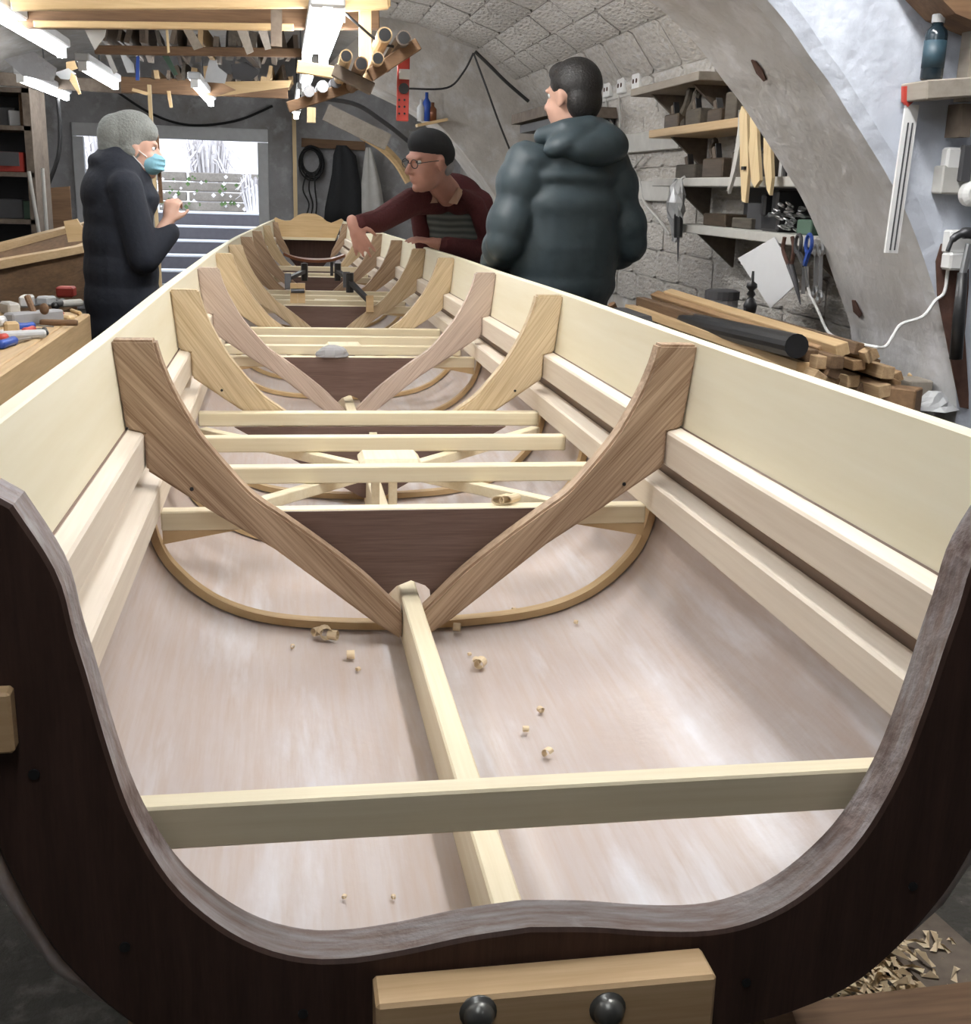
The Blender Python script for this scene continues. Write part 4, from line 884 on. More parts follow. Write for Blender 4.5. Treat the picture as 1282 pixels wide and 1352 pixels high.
for y in (5.75, 8.4):
    t = thing('boat_stand', 'low stand under the smaller boat, %s' % ('near end' if y < 7 else 'far end'), 'stand', (-1.35, y, 0))
    zt = lerp(ZR, y)-.347; bm = B(); box(bm, (-1.33, y, zt-.04), (.5, .07, .08)); obj('rail', bm, brown, t)
    for x in (-1.5, -1.16): bm = B(); box(bm, (x, y, (zt-.08)/2), (.06, .06, zt-.08)); obj('leg', bm, brown, t)

# store shelf against the left wall
su = thing('store_shelf', 'dark open store shelf crowded with boxes at far left', 'shelf unit', (-2.2, 8.9, 0))
xr = at(42, 200, y=8.8).x
for z in (.7, 1.05, 1.36, 1.66, 1.9):
    bm = B(); box(bm, ((xr-2.73)/2, 9.1, z), (xr+2.73, .55, .03)); obj('board', bm, dull, su)
for x in (xr-.02, -2.71):
    bm = B(); box(bm, (x, 9.1, .96), (.05, .55, 1.92)); obj('upright', bm, dull, su)
bm = B(); box(bm, ((xr-2.73)/2, 9.36, .96), (xr+2.73, .02, 1.9)); obj('back', bm, dgrey, su)
for i, (px, py, s, m, nm, lab) in enumerate([(14, 210, (.17, .1, .13), redp, 'tool_box', 'red framed box on the store shelf'), (14, 210, (.13, .03, .09), dgrey, 'x', ''), (18, 163, (.09, .02, .10), lgrey, 'label_card', 'pale card on the top of the store shelf'), (33, 178, (.07, .1, .22), brown, 'wood_block', 'tall brown block on the store shelf'), (10, 252, (.16, .12, .13), dgrey, 'storage_bin', 'dark bin on the middle of the store shelf'), (26, 290, (.14, .12, .12), green_d, 'storage_bin', 'green bin low on the store shelf'), (6, 178, (.12, .12, .12), dgrey, 'storage_bin', 'black bin beside the card on the store shelf')]):
    p = at(px, py, y=8.86)
    if nm == 'x':
        o = su; bm = B(); box(bm, (p.x, 8.80, p.z), s); obj('screen', bm, m, bpy.data.objects['tool_box']); continue
    zs = max([z for z in (.7, 1.05, 1.36, 1.66) if z < p.z+.05])+.016
    bm = B(); box(bm, (p.x, 8.9+.02*i, zs+s[2]/2), s); on(nm, bm, m, lab, nm.replace('_', ' '), bevel=.006)
# leaning board and sticks
bm = B(); prism(bm, [at(px, py, y=9.9) for px, py in [(38, 250), (92, 246), (106, 480), (46, 480)]], (0, .02, 0)); on('leaning_board', bm, brown, 'brown board leaning against the wall behind the small boat', 'board')
for i, (a, b) in enumerate([((38, 226), (54, 322)), ((56, 222), (63, 322))]):
    bm = B(); tube(bm, [at(*a, y=8.6), at(*b, y=8.6)], .012, 8); on('white_stick', bm, offwhite, ['white stick leaning by the store shelf, left of two', 'white upright stick beside the leaning one, right of two'][i], 'stick')
bm = B(); tube(bm, bez([at(76, 130, y=11.1), at(79, 165, y=11.1), at(77, 205, y=11.1), at(64, 243, y=11.1)], 6), .018, 8); on('hanging_cable', bm, blackp, 'black cable hanging from the far left lamp', 'cable')
bm = B(); q = at(211, 330, y=7.6); q.z = 0; bar(bm, at(197, 112, y=7.6), q, .035, .02); on('upright_lath', bm, pine_z, 'pale upright lath behind the woman in the beanie', 'lath')
bm = B(); bar(bm, at(207, 178, y=5.75), at(213, 268, y=5.75), .022, .016); on('brown_stick', bm, brown, 'dark brown stick held upright by the woman', 'stick')

# ================================================================== FAR WALL
bm = B(); q = at(391, 300, y=13.3); q.z = 0; bar(bm, at(388, 148, y=13.3), q, .05, .04); on('pale_post', bm, pine_z, 'pale post standing right of the glazed door', 'post')
a, b = at(398, 188, y=13.44), at(482, 193, y=13.44); bm = B(); bar(bm, a, b, .03, .09); on('hook_rail', bm, brown, 'brown hook rail on the far wall', 'rail')
t = thing('hose_coil', 'coiled black hose hanging from the hook rail on the far wall', 'hose', at(412, 240, y=13.38))
for k in range(7):
    c = at(411+random.uniform(-2, 2), 213+random.uniform(-3, 3), y=13.36+.01*k); r = random.uniform(.10, .15)
    bm = B(); tube(bm, [c+Vector((r*.9*math.cos(q), 0, r*1.2*math.sin(q))) for q in np.linspace(0, 2*PI, 22)], .009, 6); obj('coil', bm, blackp, t)
for k in range(3):
    bm = B(); tube(bm, bez([at(405+5*k, 228, y=13.36), at(400+8*k, 250, y=13.36), at(408+5*k, 270, y=13.36), at(402+7*k, 290, y=13.36)], 6), .009, 6); obj('loose_end', bm, blackp, t)
def cloth(pts, mat, name, label, cat, depth=.12, y=13.3, folds=5):
    """hanging garment: (left px, right px, py) rows"""
    bm = B(); rings = []
    for (l, r, py) in pts:
        a, b = at(l, py, y=y), at(r, py, y=y); n = 24; row = []
        for k in range(n):
            q = 2*PI*k/n; c = (a+b)/2; hw = (b.x-a.x)/2
            row.append((c.x+hw*math.cos(q), y+depth*.5*math.sin(q)*(1+.3*math.sin(folds*q)), c.z))
        rings.append(row)
    loft(bm, rings); o = on(name, bm, mat, label, cat, smooth=True); return o
cloth([(444, 458, 192), (440, 470, 205), (438, 474, 230), (434, 478, 250), (429, 481, 275), (427, 483, 300)], black, 'hanging_apron', 'dark apron hanging from the hook rail', 'apron')
cloth([(483, 490, 195), (480, 496, 215), (477, 503, 245), (475, 508, 275), (474, 510, 300)], offwhite, 'hanging_coat', 'off-white coat hanging right of the dark apron', 'coat')
bm = B(); tube(bm, bez([at(150, 118, y=13.4), at(200, 150, y=13.4), at(250, 165, y=13.4), at(310, 160, y=13.4), at(360, 140, y=13.4)], 8), .014, 6); on('far_wall_cable', bm, blackp, 'black cable sagging above the glazed door', 'cable')
# pipe and plank with bottles on the far rib
bm = B(); tube(bm, bez([at(395, 128, y=9.285), at(464, 136, y=9.285), at(505, 160, y=9.285), at(542, 189, y=9.285), at(585, 226, y=9.285)], 6), .016, 8); on('dark_pipe', bm, dsteel, 'dark pipe running along the far white arch', 'pipe')
bm = B(); bar(bm, at(430, 148, y=9.26), at(512, 188, y=9.26), .05, .12); on('grey_plank', bm, greywood, 'grey plank propped under the far white arch', 'plank')
bm = B(); tube(bm, bez([at(478, 178, y=9.9), at(505, 195, y=9.9), at(525, 215, y=9.9), at(540, 240, y=9.9)], 6), .035, 8); on('bent_timber', bm, pine, 'bent pale timber below the grey plank', 'timber')
a, b = at(550, 166, y=9.2), at(590, 158, y=9.2); bm = B(); bar(bm, a, b, .12, .02); on('rib_shelf', bm, pine, 'small plank shelf on the far arch with bottles', 'shelf')
for i, (px, h, m) in enumerate([(556, .15, lgrey), (563, .20, bluep), (571, .13, brass)]):
    p = at(px, 161, y=9.2); bm = B(); lathe(bm, (p.x, 9.2, p.z+.005), [(.03, 0), (.03, h*.65), (.012, h*.8), (.012, h)], seg=12); on('small_bottle', bm, m, ['pale bottle on the small arch shelf', 'tall bluish bottle on the small arch shelf', 'amber bottle at the right of the small arch shelf'][i], 'bottle', smooth=True)

# ================================================================== OVERHEAD RACK
rk = thing('overhead_rack', 'overhead rack of long timbers hung below the ceiling', 'rack', (-.4, 7.5, 2.05))
def rbar(p, q, y, th, h, mat, name='rack_beam'):
    bm = B(); bar(bm, at(*p, y=y), at(*q, y=y), th, h); return obj(name, bm, mat, rk, bevel=.004)
rbar((15, 4), (515, 0), 5.7, .05, .06, pine); rbar((20, 22), (500, 24), 6.2, .09, .10, brown); rbar((45, 32), (388, 36), 6.1, .04, .03, pine)
rbar((125, 66), (398, 70), 7.9, .05, .05, brown); rbar((160, 112), (380, 120), 10.4, .06, .12, brown)
rbar((0, 104), (175, 116), 10.6, .05, .10, dull)
for (px, y, m) in ((365, 5.9, dull), (482, 5.55, pine_z)):
    bm = B(); bar(bm, at(px, -40, y=y), at(px, 62 if px < 400 else 96, y=y), .05, .05); obj('hanger_post', bm, m, rk)
random.seed(21)
cols = ['brown', 'grey', 'pale', 'dark']
ORD = 'first second third fourth fifth sixth seventh eighth ninth tenth eleventh twelfth thirteenth fourteenth fifteenth sixteenth seventeenth eighteenth nineteenth twentieth'.split()
k = 0
for row, (yy, z0, nn) in enumerate([(8.0, 2.14, 20), (10.4, 2.12, 16)]):
    for i in range(nn):
        x = -1.0+i*(1.15/nn)+random.uniform(-.02, .02); h = random.uniform(.05, .16); ln = random.uniform(.5, 1.4); ci = random.randrange(4)
        bm = B(); box(bm, (x, yy+ln/2-.1, z0+h/2), (random.uniform(.02, .05), ln, h), R2(random.uniform(-.3, .3), 'Y') @ R2(random.uniform(-.08, .08), 'Z'))
        on('timber_offcut', bm, [oldp, oldg, pine_y, dull][ci], '%s offcut, %s from the left on the %s of the overhead rack' % (cols[ci], ORD[i], ['front rails', 'rear rails'][row]), 'offcut', 'offcuts stored in the overhead rack')
# hanging templates: outline pixels at a depth
TPL = [([(108, 32), (140, 36), (138, 48), (125, 66)], 6.3, offwhite, 'pale shield-shaped template hanging from the front of the rack'),
       ([(72, 96), (90, 90), (100, 97), (90, 105), (80, 104)], 8.6, lgrey, 'pale pointed template beside the second lamp'),
       ([(94, 96), (100, 100), (107, 124), (104, 125), (92, 106)], 8.5, pine, 'yellow dart-shaped template hanging by the second lamp'),
       ([(87, 82), (98, 80), (102, 90), (88, 96)], 8.7, pine, 'small yellow template above the dart-shaped one'),
       ([(278, 72), (284, 72), (288, 88), (300, 98), (297, 110), (270, 108), (272, 96)], 8.8, lgrey, 'pale fan-shaped blade hanging in the middle of the rack'),
       ([(283, 128), (312, 119), (290, 108), (385, 106), (382, 115)], 9.0, pine, 'long arrow-shaped pine board at the right of the rack'),
       ([(218, 30), (221, 30), (224, 69), (221, 70)], 6.4, pine_z, 'thin pale strip hanging from the front beam'),
       ([(240, 36), (252, 36), (268, 62), (256, 66)], 6.6, greywood, 'grey slanted board hanging under the front beam'),
       ([(312, 38), (326, 38), (335, 68), (326, 72)], 6.6, greywood, 'grey board hanging near the right end of front beam'),
       ([(340, 38), (352, 38), (358, 64), (350, 66)], 6.7, greywood, 'second grey board near the dark hanger post'),
       ([(138, 70), (145, 70), (155, 94), (150, 98)], 8.2, offwhite, 'narrow white curved strip left in the rack'),
       ([(158, 70), (164, 70), (176, 84), (178, 96), (168, 96)], 8.3, lgrey, 'hooked white template in the rack'),
       ([(213, 72), (222, 72), (235, 98), (230, 100)], 8.3, green_d, 'greenish narrow template in the rack'),
       ([(180, 74), (184, 74), (184, 106), (179, 106)], 8.4, bluep, 'blue strip hanging in the rack'),
       ([(305, 85), (325, 82), (345, 95), (330, 108), (308, 104)], 9.2, dgrey, 'dark grey flat template behind the fan-shaped blade'),
       ([(175, 116), (196, 122), (194, 126), (174, 120)], 9.8, pine, 'short pale strut left of the upright lath'),
       ([(220, 120), (225, 120), (228, 142), (224, 142)], 10.0, pine, 'small pale strip hanging below the rear rail')]
for pts, y, m, lab in TPL:
    bm = B(); prism(bm, [at(px, py, y=y) for px, py in pts], (0, .014, 0)); on('hanging_template', bm, m, lab, 'template')
bm = B(); prism(bm, [at(px, py, y=7.6) for px, py in [(5, 78), (45, 68), (75, 90), (70, 108), (30, 100)]], (0, .014, 0)); on('hanging_template', bm, wall_dk, 'large grey board hanging between the left lamps', 'template')
# poles in the rack beside the twin lamp
for i, (px, py, r, m, lab) in enumerate([(508, 46, .031, pine_y, 'thick pale pole, leftmost of the upper poles'), (533, 50, .030, dull, 'dark pole at the right of the upper poles'), (499, 77, .026, pine_y, 'pale pole below the upper ones'), (457, 74, .026, pine_y, 'pale pole left of the orange post'), (477, 84, .028, brown_y, 'brown pole right beside the orange post')]):
    p = at(px, py, y=5.15); t = thing('spar_pole', lab, 'pole', (p.x, 5.7, p.z-r), 'poles in the rack by the twin lamp')
    bm = B(); tube(bm, [p, p+Vector((.02, 1.1, -.01))], r, 16); obj('shaft', bm, m, t, smooth=False)
    bm = B(); tube(bm, [p-Vector((0, .006, 0)), p], r*.8, 16); obj('dark_end', bm, blackp, t)
pr = thing('pole_rack', 'wooden cross boards carrying the poles by the twin lamp', 'rack', at(480, 100, y=5.3))
for (p, q, y, m) in [((488, 100), (552, 58), 5.25, brown), ((440, 92), (492, 118), 5.3, dull), ((380, 142), (482, 108), 6.2, brown), ((392, 88), (440, 96), 5.6, pine), ((430, 8), (512, 4), 5.5, pine)]:
    bm = B(); bar(bm, at(*p, y=y), at(*q, y=y), .05, .05); obj('cross_board', bm, m, pr, bevel=.003)
for k in range(4):
    bm = B(); tube(bm, [at(408+18*k, 120-6*k, y=6.1), at(404+17*k, 128-6*k, y=7.0)], .028, 10); obj('stored_tube', bm, [greym, lgrey, dgrey, greym][k], pr)
bm = B(); bar(bm, at(411, 142, y=6.0), at(411, 162, y=6.0), .04, .04); obj('peg', bm, pine_z, pr)
t = thing('red_level', 'red spirit level hanging upright beside the poles', 'level', at(531, 160, y=5.4))
bm = B(); bar(bm, at(533, 72, y=5.4), at(531, 160, y=5.4), .022, .052); obj('level_body', bm, redp, t, bevel=.003)
p = at(534, 98, y=5.38); bm = B(); box(bm, p, (.045, .01, .04)); obj('vial_window', bm, offwhite, t)
p = at(533, 117, y=5.38); bm = B(); lathe(bm, p, [(.022, 0), (.022, .008)], (0, -1, 0), 16); obj('grip_hole', bm, blackp, t)
for k in range(6):
    p = at(527+7*(k % 2), 132+9*(k//2), y=5.385); bm = B(); lathe(bm, p, [(.005, 0), (.005, .004)], (0, -1, 0), 8); obj('dot', bm, blackp, t)

# ================================================================== LOOSE THINGS IN THE BOAT
p = at(438, 464, y=4.70); bm = B(); random.seed(9); rings = []
for j in range(6):
    u = j/5; r = .062*math.sqrt(max(.02, 1-u*u*.95)); rings.append([(p.x+r*1.05*math.cos(a)*random.uniform(.85, 1.15), 4.695+r*.6*math.sin(a), hz(ZBM, 4.7)+.002+.045*u) for a in np.linspace(0, 2*PI, 9, endpoint=False)])
loft(bm, rings); on('sanding_pad', bm, greym, 'crumpled grey pad lying on the cross beam above the dark panel', 'pad')
# curved copper-brown piece standing far inside the boat
t = thing('curved_stretcher', 'brown curved stretcher on two short posts far inside the boat', 'stretcher', (XC, 8.3, .75))
P = bez([at(374, 337, y=8.3), at(390, 343, y=8.3), at(412, 346, y=8.3), at(437, 345, y=8.3), at(456, 339, y=8.3)], 6)
bm = B(); rings = []
for j, q in enumerate(P):
    u = abs(j/(len(P)-1)-.5)*2; w = .06*(1-u**2*.85); rings.append([q+Vector((0, -w, 0)), q+Vector((0, w, .006)), q+Vector((0, w, .022)), q+Vector((0, -w, .018))])
loft(bm, rings); obj('curved_board', bm, brass, t)
for px in (402, 438):
    bm = B(); bar(bm, at(px, 346, y=8.3), at(px, 364, y=8.3), .02, .02); obj('short_post', bm, dsteel, t)
def clamp(p, q, y, label, m1):
    t = thing('bar_clamp', label, 'clamp', at(*q, y=y))
    a, b = at(*p, y=y+.2), at(*q, y=y); bm = B(); bar(bm, a, b, .03, .02); obj('clamp_bar', bm, dsteel, t)
    bm = B(); bar(bm, b+Vector((0, 0, .03)), b+Vector((0, -.02, -.06)), .04, .045); obj('wood_jaw', bm, m1, t)
    bm = B(); tube(bm, [a+Vector((0, 0, .05)), a-Vector((0, 0, .06))], .022, 8); obj('screw_handle', bm, blackp, t)
clamp((462, 372), (488, 398), 6.75, 'black bar clamp leaning across the beams at right', pine)
clamp((402, 358), (380, 368), 7.7, 'dark clamp at the left of the curved stretcher', dsteel)
clamp((446, 358), (457, 366), 7.7, 'dark clamp at the right of the curved stretcher', dsteel)
t = thing('wood_clamp', 'wooden hand screw clamp standing on the beams', 'clamp', at(393, 398, y=6.8))
for d in (-5, 5):
    bm = B(); bar(bm, at(393+d, 374, y=6.8), at(393+d, 400, y=6.8), .03, .04); obj('jaw', bm, pine, t)
bm = B(); tube(bm, [at(384, 384, y=6.78), at(402, 384, y=6.78)], .012, 8); obj('screw', bm, dsteel, t)
# curls and chips of wood
def hull_at(px, py):
    """ray of a pixel meets the hull bottom inside the boat"""
    best = None
    for k in range(400):
        y = 1.2+k*.004; q = at(px, py, y=y); w = abs(q.x-XC)/kx(y)
        zz = np.interp(w, [a for a, b in SEC[::-1]], [b for a, b in SEC[::-1]]); e = abs(q.z-zz)
        if best is None or e < best[0]: best = (e, q, zz)
    q = best[1]; q.z = best[2]; return q
random.seed(4)
CURLS = [(463, 873, .013), (634, 884, .016), (630, 878, .01), (694, 969, .009), (722, 1002, .011), (713, 943, .008), (603, 836, .013), (473, 888, .006), (430, 846, .02), (440, 848, .016), (418, 842, .014), (386, 858, .006), (760, 826, .006), (620, 868, .005), (520, 1190, .004), (836, 1032, .004), (678, 808, .006), (454, 1190, .004)]
CL = ['curl near the left of the keelson', 'largest pale shaving curl right of the keelson', 'small curl touching the largest one', 'flat chip right of the keelson', 'chip nearest the cross beam', 'tiny chip above the flat one', 'ring-shaped curl against the hoop', 'tiny chip under the left curl', 'tangled shaving beside the hoop', 'second tangled shaving by the hoop', 'third tangled shaving by the hoop', 'tiny chip left of the tangled shavings', 'tiny chip near the right side of the hoop', 'speck beside the largest curl', 'speck close to the transom', 'speck on the right of the hull', 'chip by the right knee foot', 'speck left near the transom']
for i, (px, py, r) in enumerate(CURLS):
    r *= .75; p = hull_at(px, py); ax = Vector((math.cos(i), math.sin(i), 0)); side = Vector((-math.sin(i), math.cos(i), 0)); bm = B()
    rows = []
    for q in np.linspace(.2, 2*PI*(1.15 if i not in (3, 4) else .7), 16):
        rr = r*(1-.04*q); c = p+Vector((0, 0, r+.003))+side*rr*math.cos(q)+Vector((0, 0, 1))*rr*math.sin(q); rows.append([c-ax*r*.8, c+ax*r*.8, c+ax*r*.8+side*.0012, c-ax*r*.8+side*.0012])
    loft(bm, rows); on('wood_shaving', bm, shav, 'wood shaving in the hull: '+CL[i], 'shaving', 'wood shavings inside the boat')
for i, dx in enumerate((0, .02)):
    p = at(664+10*i, 655, y=2.375); bm = B(); rows = []
    for q in np.linspace(0, 2*PI, 12): rows.append([Vector((p.x+.014*math.cos(q)-.012, 2.37, ZBM+.012+.010*math.sin(q))), Vector((p.x+.014*math.cos(q)+.012, 2.39, ZBM+.012+.010*math.sin(q))), Vector((p.x+.012*math.cos(q)+.012, 2.39, ZBM+.012+.008*math.sin(q))), Vector((p.x+.012*math.cos(q)-.012, 2.37, ZBM+.012+.008*math.sin(q)))])
    loft(bm, rows, closed=True); on('wood_shaving', bm, shav, ['yellow shaving curl on the first cross beam, left of two', 'yellow shaving curl on the first cross beam, right of two'][i], 'shaving', 'wood shavings inside the boat')

# ------------------------------------------------------------------ floor near the transom
a, b = at(1200, 1235, z=.02), at(1290, 1320, z=.02)
bm = B(); bar(bm, a+(a-b)*2, b+(b-a)*1, .16, .03); on('floor_board', bm, dull, 'dusty grey board lying on the floor at the lower right', 'board')
bm = B(); c = at(1200, 1345, z=.10); box(bm, (c.x+.25, c.y, .06), (1.1, .12, .12), R2(.04)); on('floor_timber', bm, brown, 'heavy brown timber on the floor at the bottom right corner', 'timber', bevel=.006)
bm = B(); random.seed(2); c = at(1175, 1292, z=.03)
for k in range(420):
    q = Vector((c.x+random.gauss(0, .09), c.y+random.gauss(.05, .10), .004+abs(random.gauss(0, .02)))); ang = random.uniform(0, 2*PI); u = Vector((math.cos(ang), math.sin(ang), random.uniform(-.3, .3)))*random.uniform(.01, .025); v = Vector((-math.sin(ang), math.cos(ang), .2))*.006
    n_ = Vector((0, 0, .006)); vs_ = [bm.verts.new(w) for w in (q-u-v, q-n_*-1, q+u-v, q+u+v, q+n_*2, q-u+v)]; bm.faces.new(vs_)
o = on('shavings_heap', bm, shav, 'loose heap of wood shavings on the floor at lower right', 'shavings'); o['kind'] = 'stuff'

# ================================================================== PEOPLE
def add_head(bm, hc, hf, hu, s=1.0, ears=(1, -1)):
    hf = Vector(hf).normalized(); hu = Vector(hu); hu = (hu-hf*hu.dot(hf)).normalized(); hr = hf.cross(hu)
    m = Matrix((hr, hf, hu)).transposed()
    P = lambda r, f, u: hc+(hr*r+hf*f+hu*u)*s
    E_ = lambda c, r: ell(bm, P(*c), [v*s for v in r], m, 20)
    E_((0, -.012, .028), (.077, .097, .095)); E_((0, .022, -.035), (.062, .074, .085)); E_((0, .045, -.085), (.036, .042, .036))
    E_((0, .075, -.098), (.020, .020, .018)); E_((.032, .055, -.035), (.028, .030, .034)); E_((-.032, .055, -.035), (.028, .030, .034))
    E_((0, .080, .028), (.052, .018, .014))
    caps(bm, P(0, .092, .012), P(0, .114, -.026), .009*s, .0135*s, 10); E_((.013, .098, -.030), (.009, .012, .009)); E_((-.013, .098, -.030), (.009, .012, .009))
    E_((0, .088, -.056), (.024, .013, .0065)); E_((0, .086, -.068), (.021, .013, .0075))
    for e in ears:
        E_((e*.079, -.008, -.008), (.008, .020, .031)); E_((e*.081, -.012, .008), (.010, .017, .014))
    return P, m
def add_hand(bm, w, d, n, t, s=1.0, curl=(.35, .5, .4), spread=.0):
    """palm and five fingers; d = finger direction, n = palm side, t = thumb side"""
    d, n, t = Vector(d).normalized(), Vector(n), Vector(t); t = (t-d*t.dot(d)).normalized(); n = t.cross(d) if t.cross(d).dot(n) > 0 else d.cross(t)
    ell(bm, w+d*.045*s, (.036*s, .050*s, .016*s), Matrix((t, d, n)).transposed(), 16)
    caps(bm, w-d*.02*s, w+d*.03*s, .026*s, .027*s)
    for k, (o, L) in enumerate(((.030, .075), (.010, .084), (-.010, .078), (-.030, .062))):
        p = w+t*o*s+d*(.082-.004*abs(k-1))*s; caps(bm, w+t*o*.6*s+d*.03*s, p, .012*s, .0105*s, 8)
        a = 0; dd = (d+t*spread*(1.5-k)).normalized()
        for j, fr in enumerate((.45, .30, .25)):
            a += curl[j]; q = p+(dd*math.cos(a)+n*math.sin(a))*L*fr*s; caps(bm, p, q, (.0100-.001*j)*s, (.0092-.001*j)*s, 8); p = q
    p = w+t*.030*s+d*.022*s; u = (t*.75+d*.65+n*.25).normalized(); q = p+u*.040*s; caps(bm, p, q, .014*s, .011*s, 8); u2 = (d*.8+t*.35+n*.45).normalized(); caps(bm, q, q+u2*.032*s, .011*s, .0085*s, 8)
def chain(bm, pts, rs, seg=14):
    for i in range(len(pts)-1): caps(bm, pts[i], pts[i+1], rs[i], rs[i+1], seg)
def quilt(bm, p, q, r0, r1, n, puff=1.08):
    """row of padded rolls from p to q"""
    p, q = Vector(p), Vector(q)
    a, b, d = frame_of(q-p); m = Matrix((a, b, d)).transposed(); L = (q-p).length/n
    for i in range(n):
        u = (i+.5)/n; r = r0+(r1-r0)*u; ell(bm, p.lerp(q, u), (r*puff, r*puff, L*.72), m, 16)
    caps(bm, p, q, r0*.88, r1*.88)
def eyes(par, P, s, gaze):
    for e in (-1, 1):
        bm = B(); ell(bm, P(e*.030, .070, .012), (.0125*s,)*3, None, 12); o = obj('eye', bm, whitep, par, smooth=True)
        bm = B(); c = P(e*.030, .070, .012)+Vector(gaze).normalized()*.0095*s; ell(bm, c, (.0065*s,)*3, None, 10); obj('iris', bm, black, o, smooth=True)

# ---- tall man seen from behind, slate puffer jacket
def tall_man():
    c = at(746, 250, y=5.05); X, Y = c.x+.01, c.y; K = 1.05
    t = thing('person', 'man seen from behind in slate quilted jacket, standing by the right side of boat', 'person', (X, Y, 0), 'people around the boat')
    f = Vector((-.22, .975, 0)).normalized(); r = Vector((f.y, -f.x, 0))
    P = lambda a, b, z: Vector((X, Y, 0))+(r*a+f*b)*K+Vector((0, 0, z*.995))
    hf = Vector((-.62, .78, -.05)); hc = at(755, 128, y=5.05)+Vector((0, 0, -.005))
    bm = B(); PH, mh = add_head(bm, hc, hf, (0, 0, 1), 1.15)
    chain(bm, [hc-Vector((0, 0, .05)), P(.01, -.01, 1.50)], [.060, .070]); ell(bm, P(0, 0, 1.30), (.19, .12, .22)); ell(bm, P(0, 0, 1.05), (.16, .11, .2)); ell(bm, P(0, 0, .93), (.17, .12, .13))
    for s in (-1, 1):
        sh, el, wr = P(s*.20, -.01, 1.46), P(s*.262, -.02, 1.14), P(s*.20, .24, 1.02)
        chain(bm, [sh, el, wr], [.058, .045, .032]); add_hand(bm, wr, f*.9+r*(-s*.3), Vector((0, 0, -1)), r*-s, 1.0)
        chain(bm, [P(s*.09, 0, .93), P(s*.10, .02, .50), P(s*.105, -.02, .09)], [.088, .062, .042]); caps(bm, P(s*.105, -.05, .045), P(s*.115, .15, .035), .042, .034)
    body = fused('body', bm, skin, t, .008, 5)
    # jacket: rolls of padding
    bm = B()
    for i, (z, w, d) in enumerate([(.66, .238, .165), (.82, .238, .165), (.98, .240, .168), (1.14, .248, .174), (1.30, .252, .174), (1.42, .232, .160), (1.48, .200, .140)]):
        ell(bm, P(0, 0, z), (w, d, .128 if z < 1.4 else .075), Matrix((r, f, Vector((0, 0, 1)))).transposed(), 24)
    ell(bm, P(0, 0, 1.15), (.246, .172, .46), Matrix((r, f, Vector((0, 0, 1)))).transposed(), 24)
    for s in (-1, 1):
        quilt(bm, P(s*.185, 0, 1.47), P(s*.275, -.03, 1.15), .102, .094, 2, 1.05); quilt(bm, P(s*.275, -.03, 1.16), P(s*.215, .20, 1.03), .092, .068, 2, 1.05)
        ell(bm, P(s*.16, 0, 1.475), (.11, .11, .075))
    chain(bm, [P(0, -.01, 1.48), P(0, -.01, 1.56)], [.125, .098])
    jk = fused('jacket', bm, puffer, t, .010, 5, .5)
    # hood folded down on the back, collar
    bm = B(); mm = Matrix((r, f, Vector((0, 0, 1)))).transposed()
    ell(bm, P(.045, -.115, 1.535), (.155, .085, .072), mm, 20); ell(bm, P(.10, -.09, 1.56), (.115, .10, .080), mm @ R2(.3, 'Y'), 20); ell(bm, P(-.05, -.10, 1.56), (.12, .075, .055), mm @ R2(-.45, 'Y'), 20)
    chain(bm, [P(-.115, .0, 1.575), P(-.06, -.085, 1.60), P(.03, -.105, 1.615), P(.10, -.07, 1.61), P(.125, .02, 1.58)], [.040, .046, .048, .046, .040]); chain(bm, [P(-.115, .0, 1.575), P(-.07, .09, 1.55), P(.05, .10, 1.55), P(.125, .02, 1.58)], [.040, .038, .038, .040])
    obj_h = fused('hood', bm, puffer, jk, .009, 4)
    # hair
    bm = B(); ell(bm, PH(0, -.020, .045), (.083*1.15, .100*1.15, .092*1.15), mh, 24); ell(bm, PH(0, -.055, -.01), (.074*1.15, .060*1.15, .075*1.15), mh, 20); ell(bm, PH(0, .03, .085), (.062*1.15, .058*1.15, .042*1.15), mh, 20)
    fused('hair', bm, hair_d, t, .006, 3)
    bm = B()
    for s in (-1, 1): chain(bm, [P(s*.09, 0, .90), P(s*.10, .02, .50), P(s*.105, -.02, .10)], [.108, .082, .065])
    ell(bm, P(0, 0, .90), (.19, .13, .12)); fused('trousers', bm, denim, t, .012, 4)
    for s in (-1, 1):
        bm = B(); caps(bm, P(s*.105, -.06, .05), P(s*.115, .17, .042), .05, .042); obj('shoe', bm, blackp, t, smooth=True)
    eyes(t, PH, 1.15, hf)
tall_man()

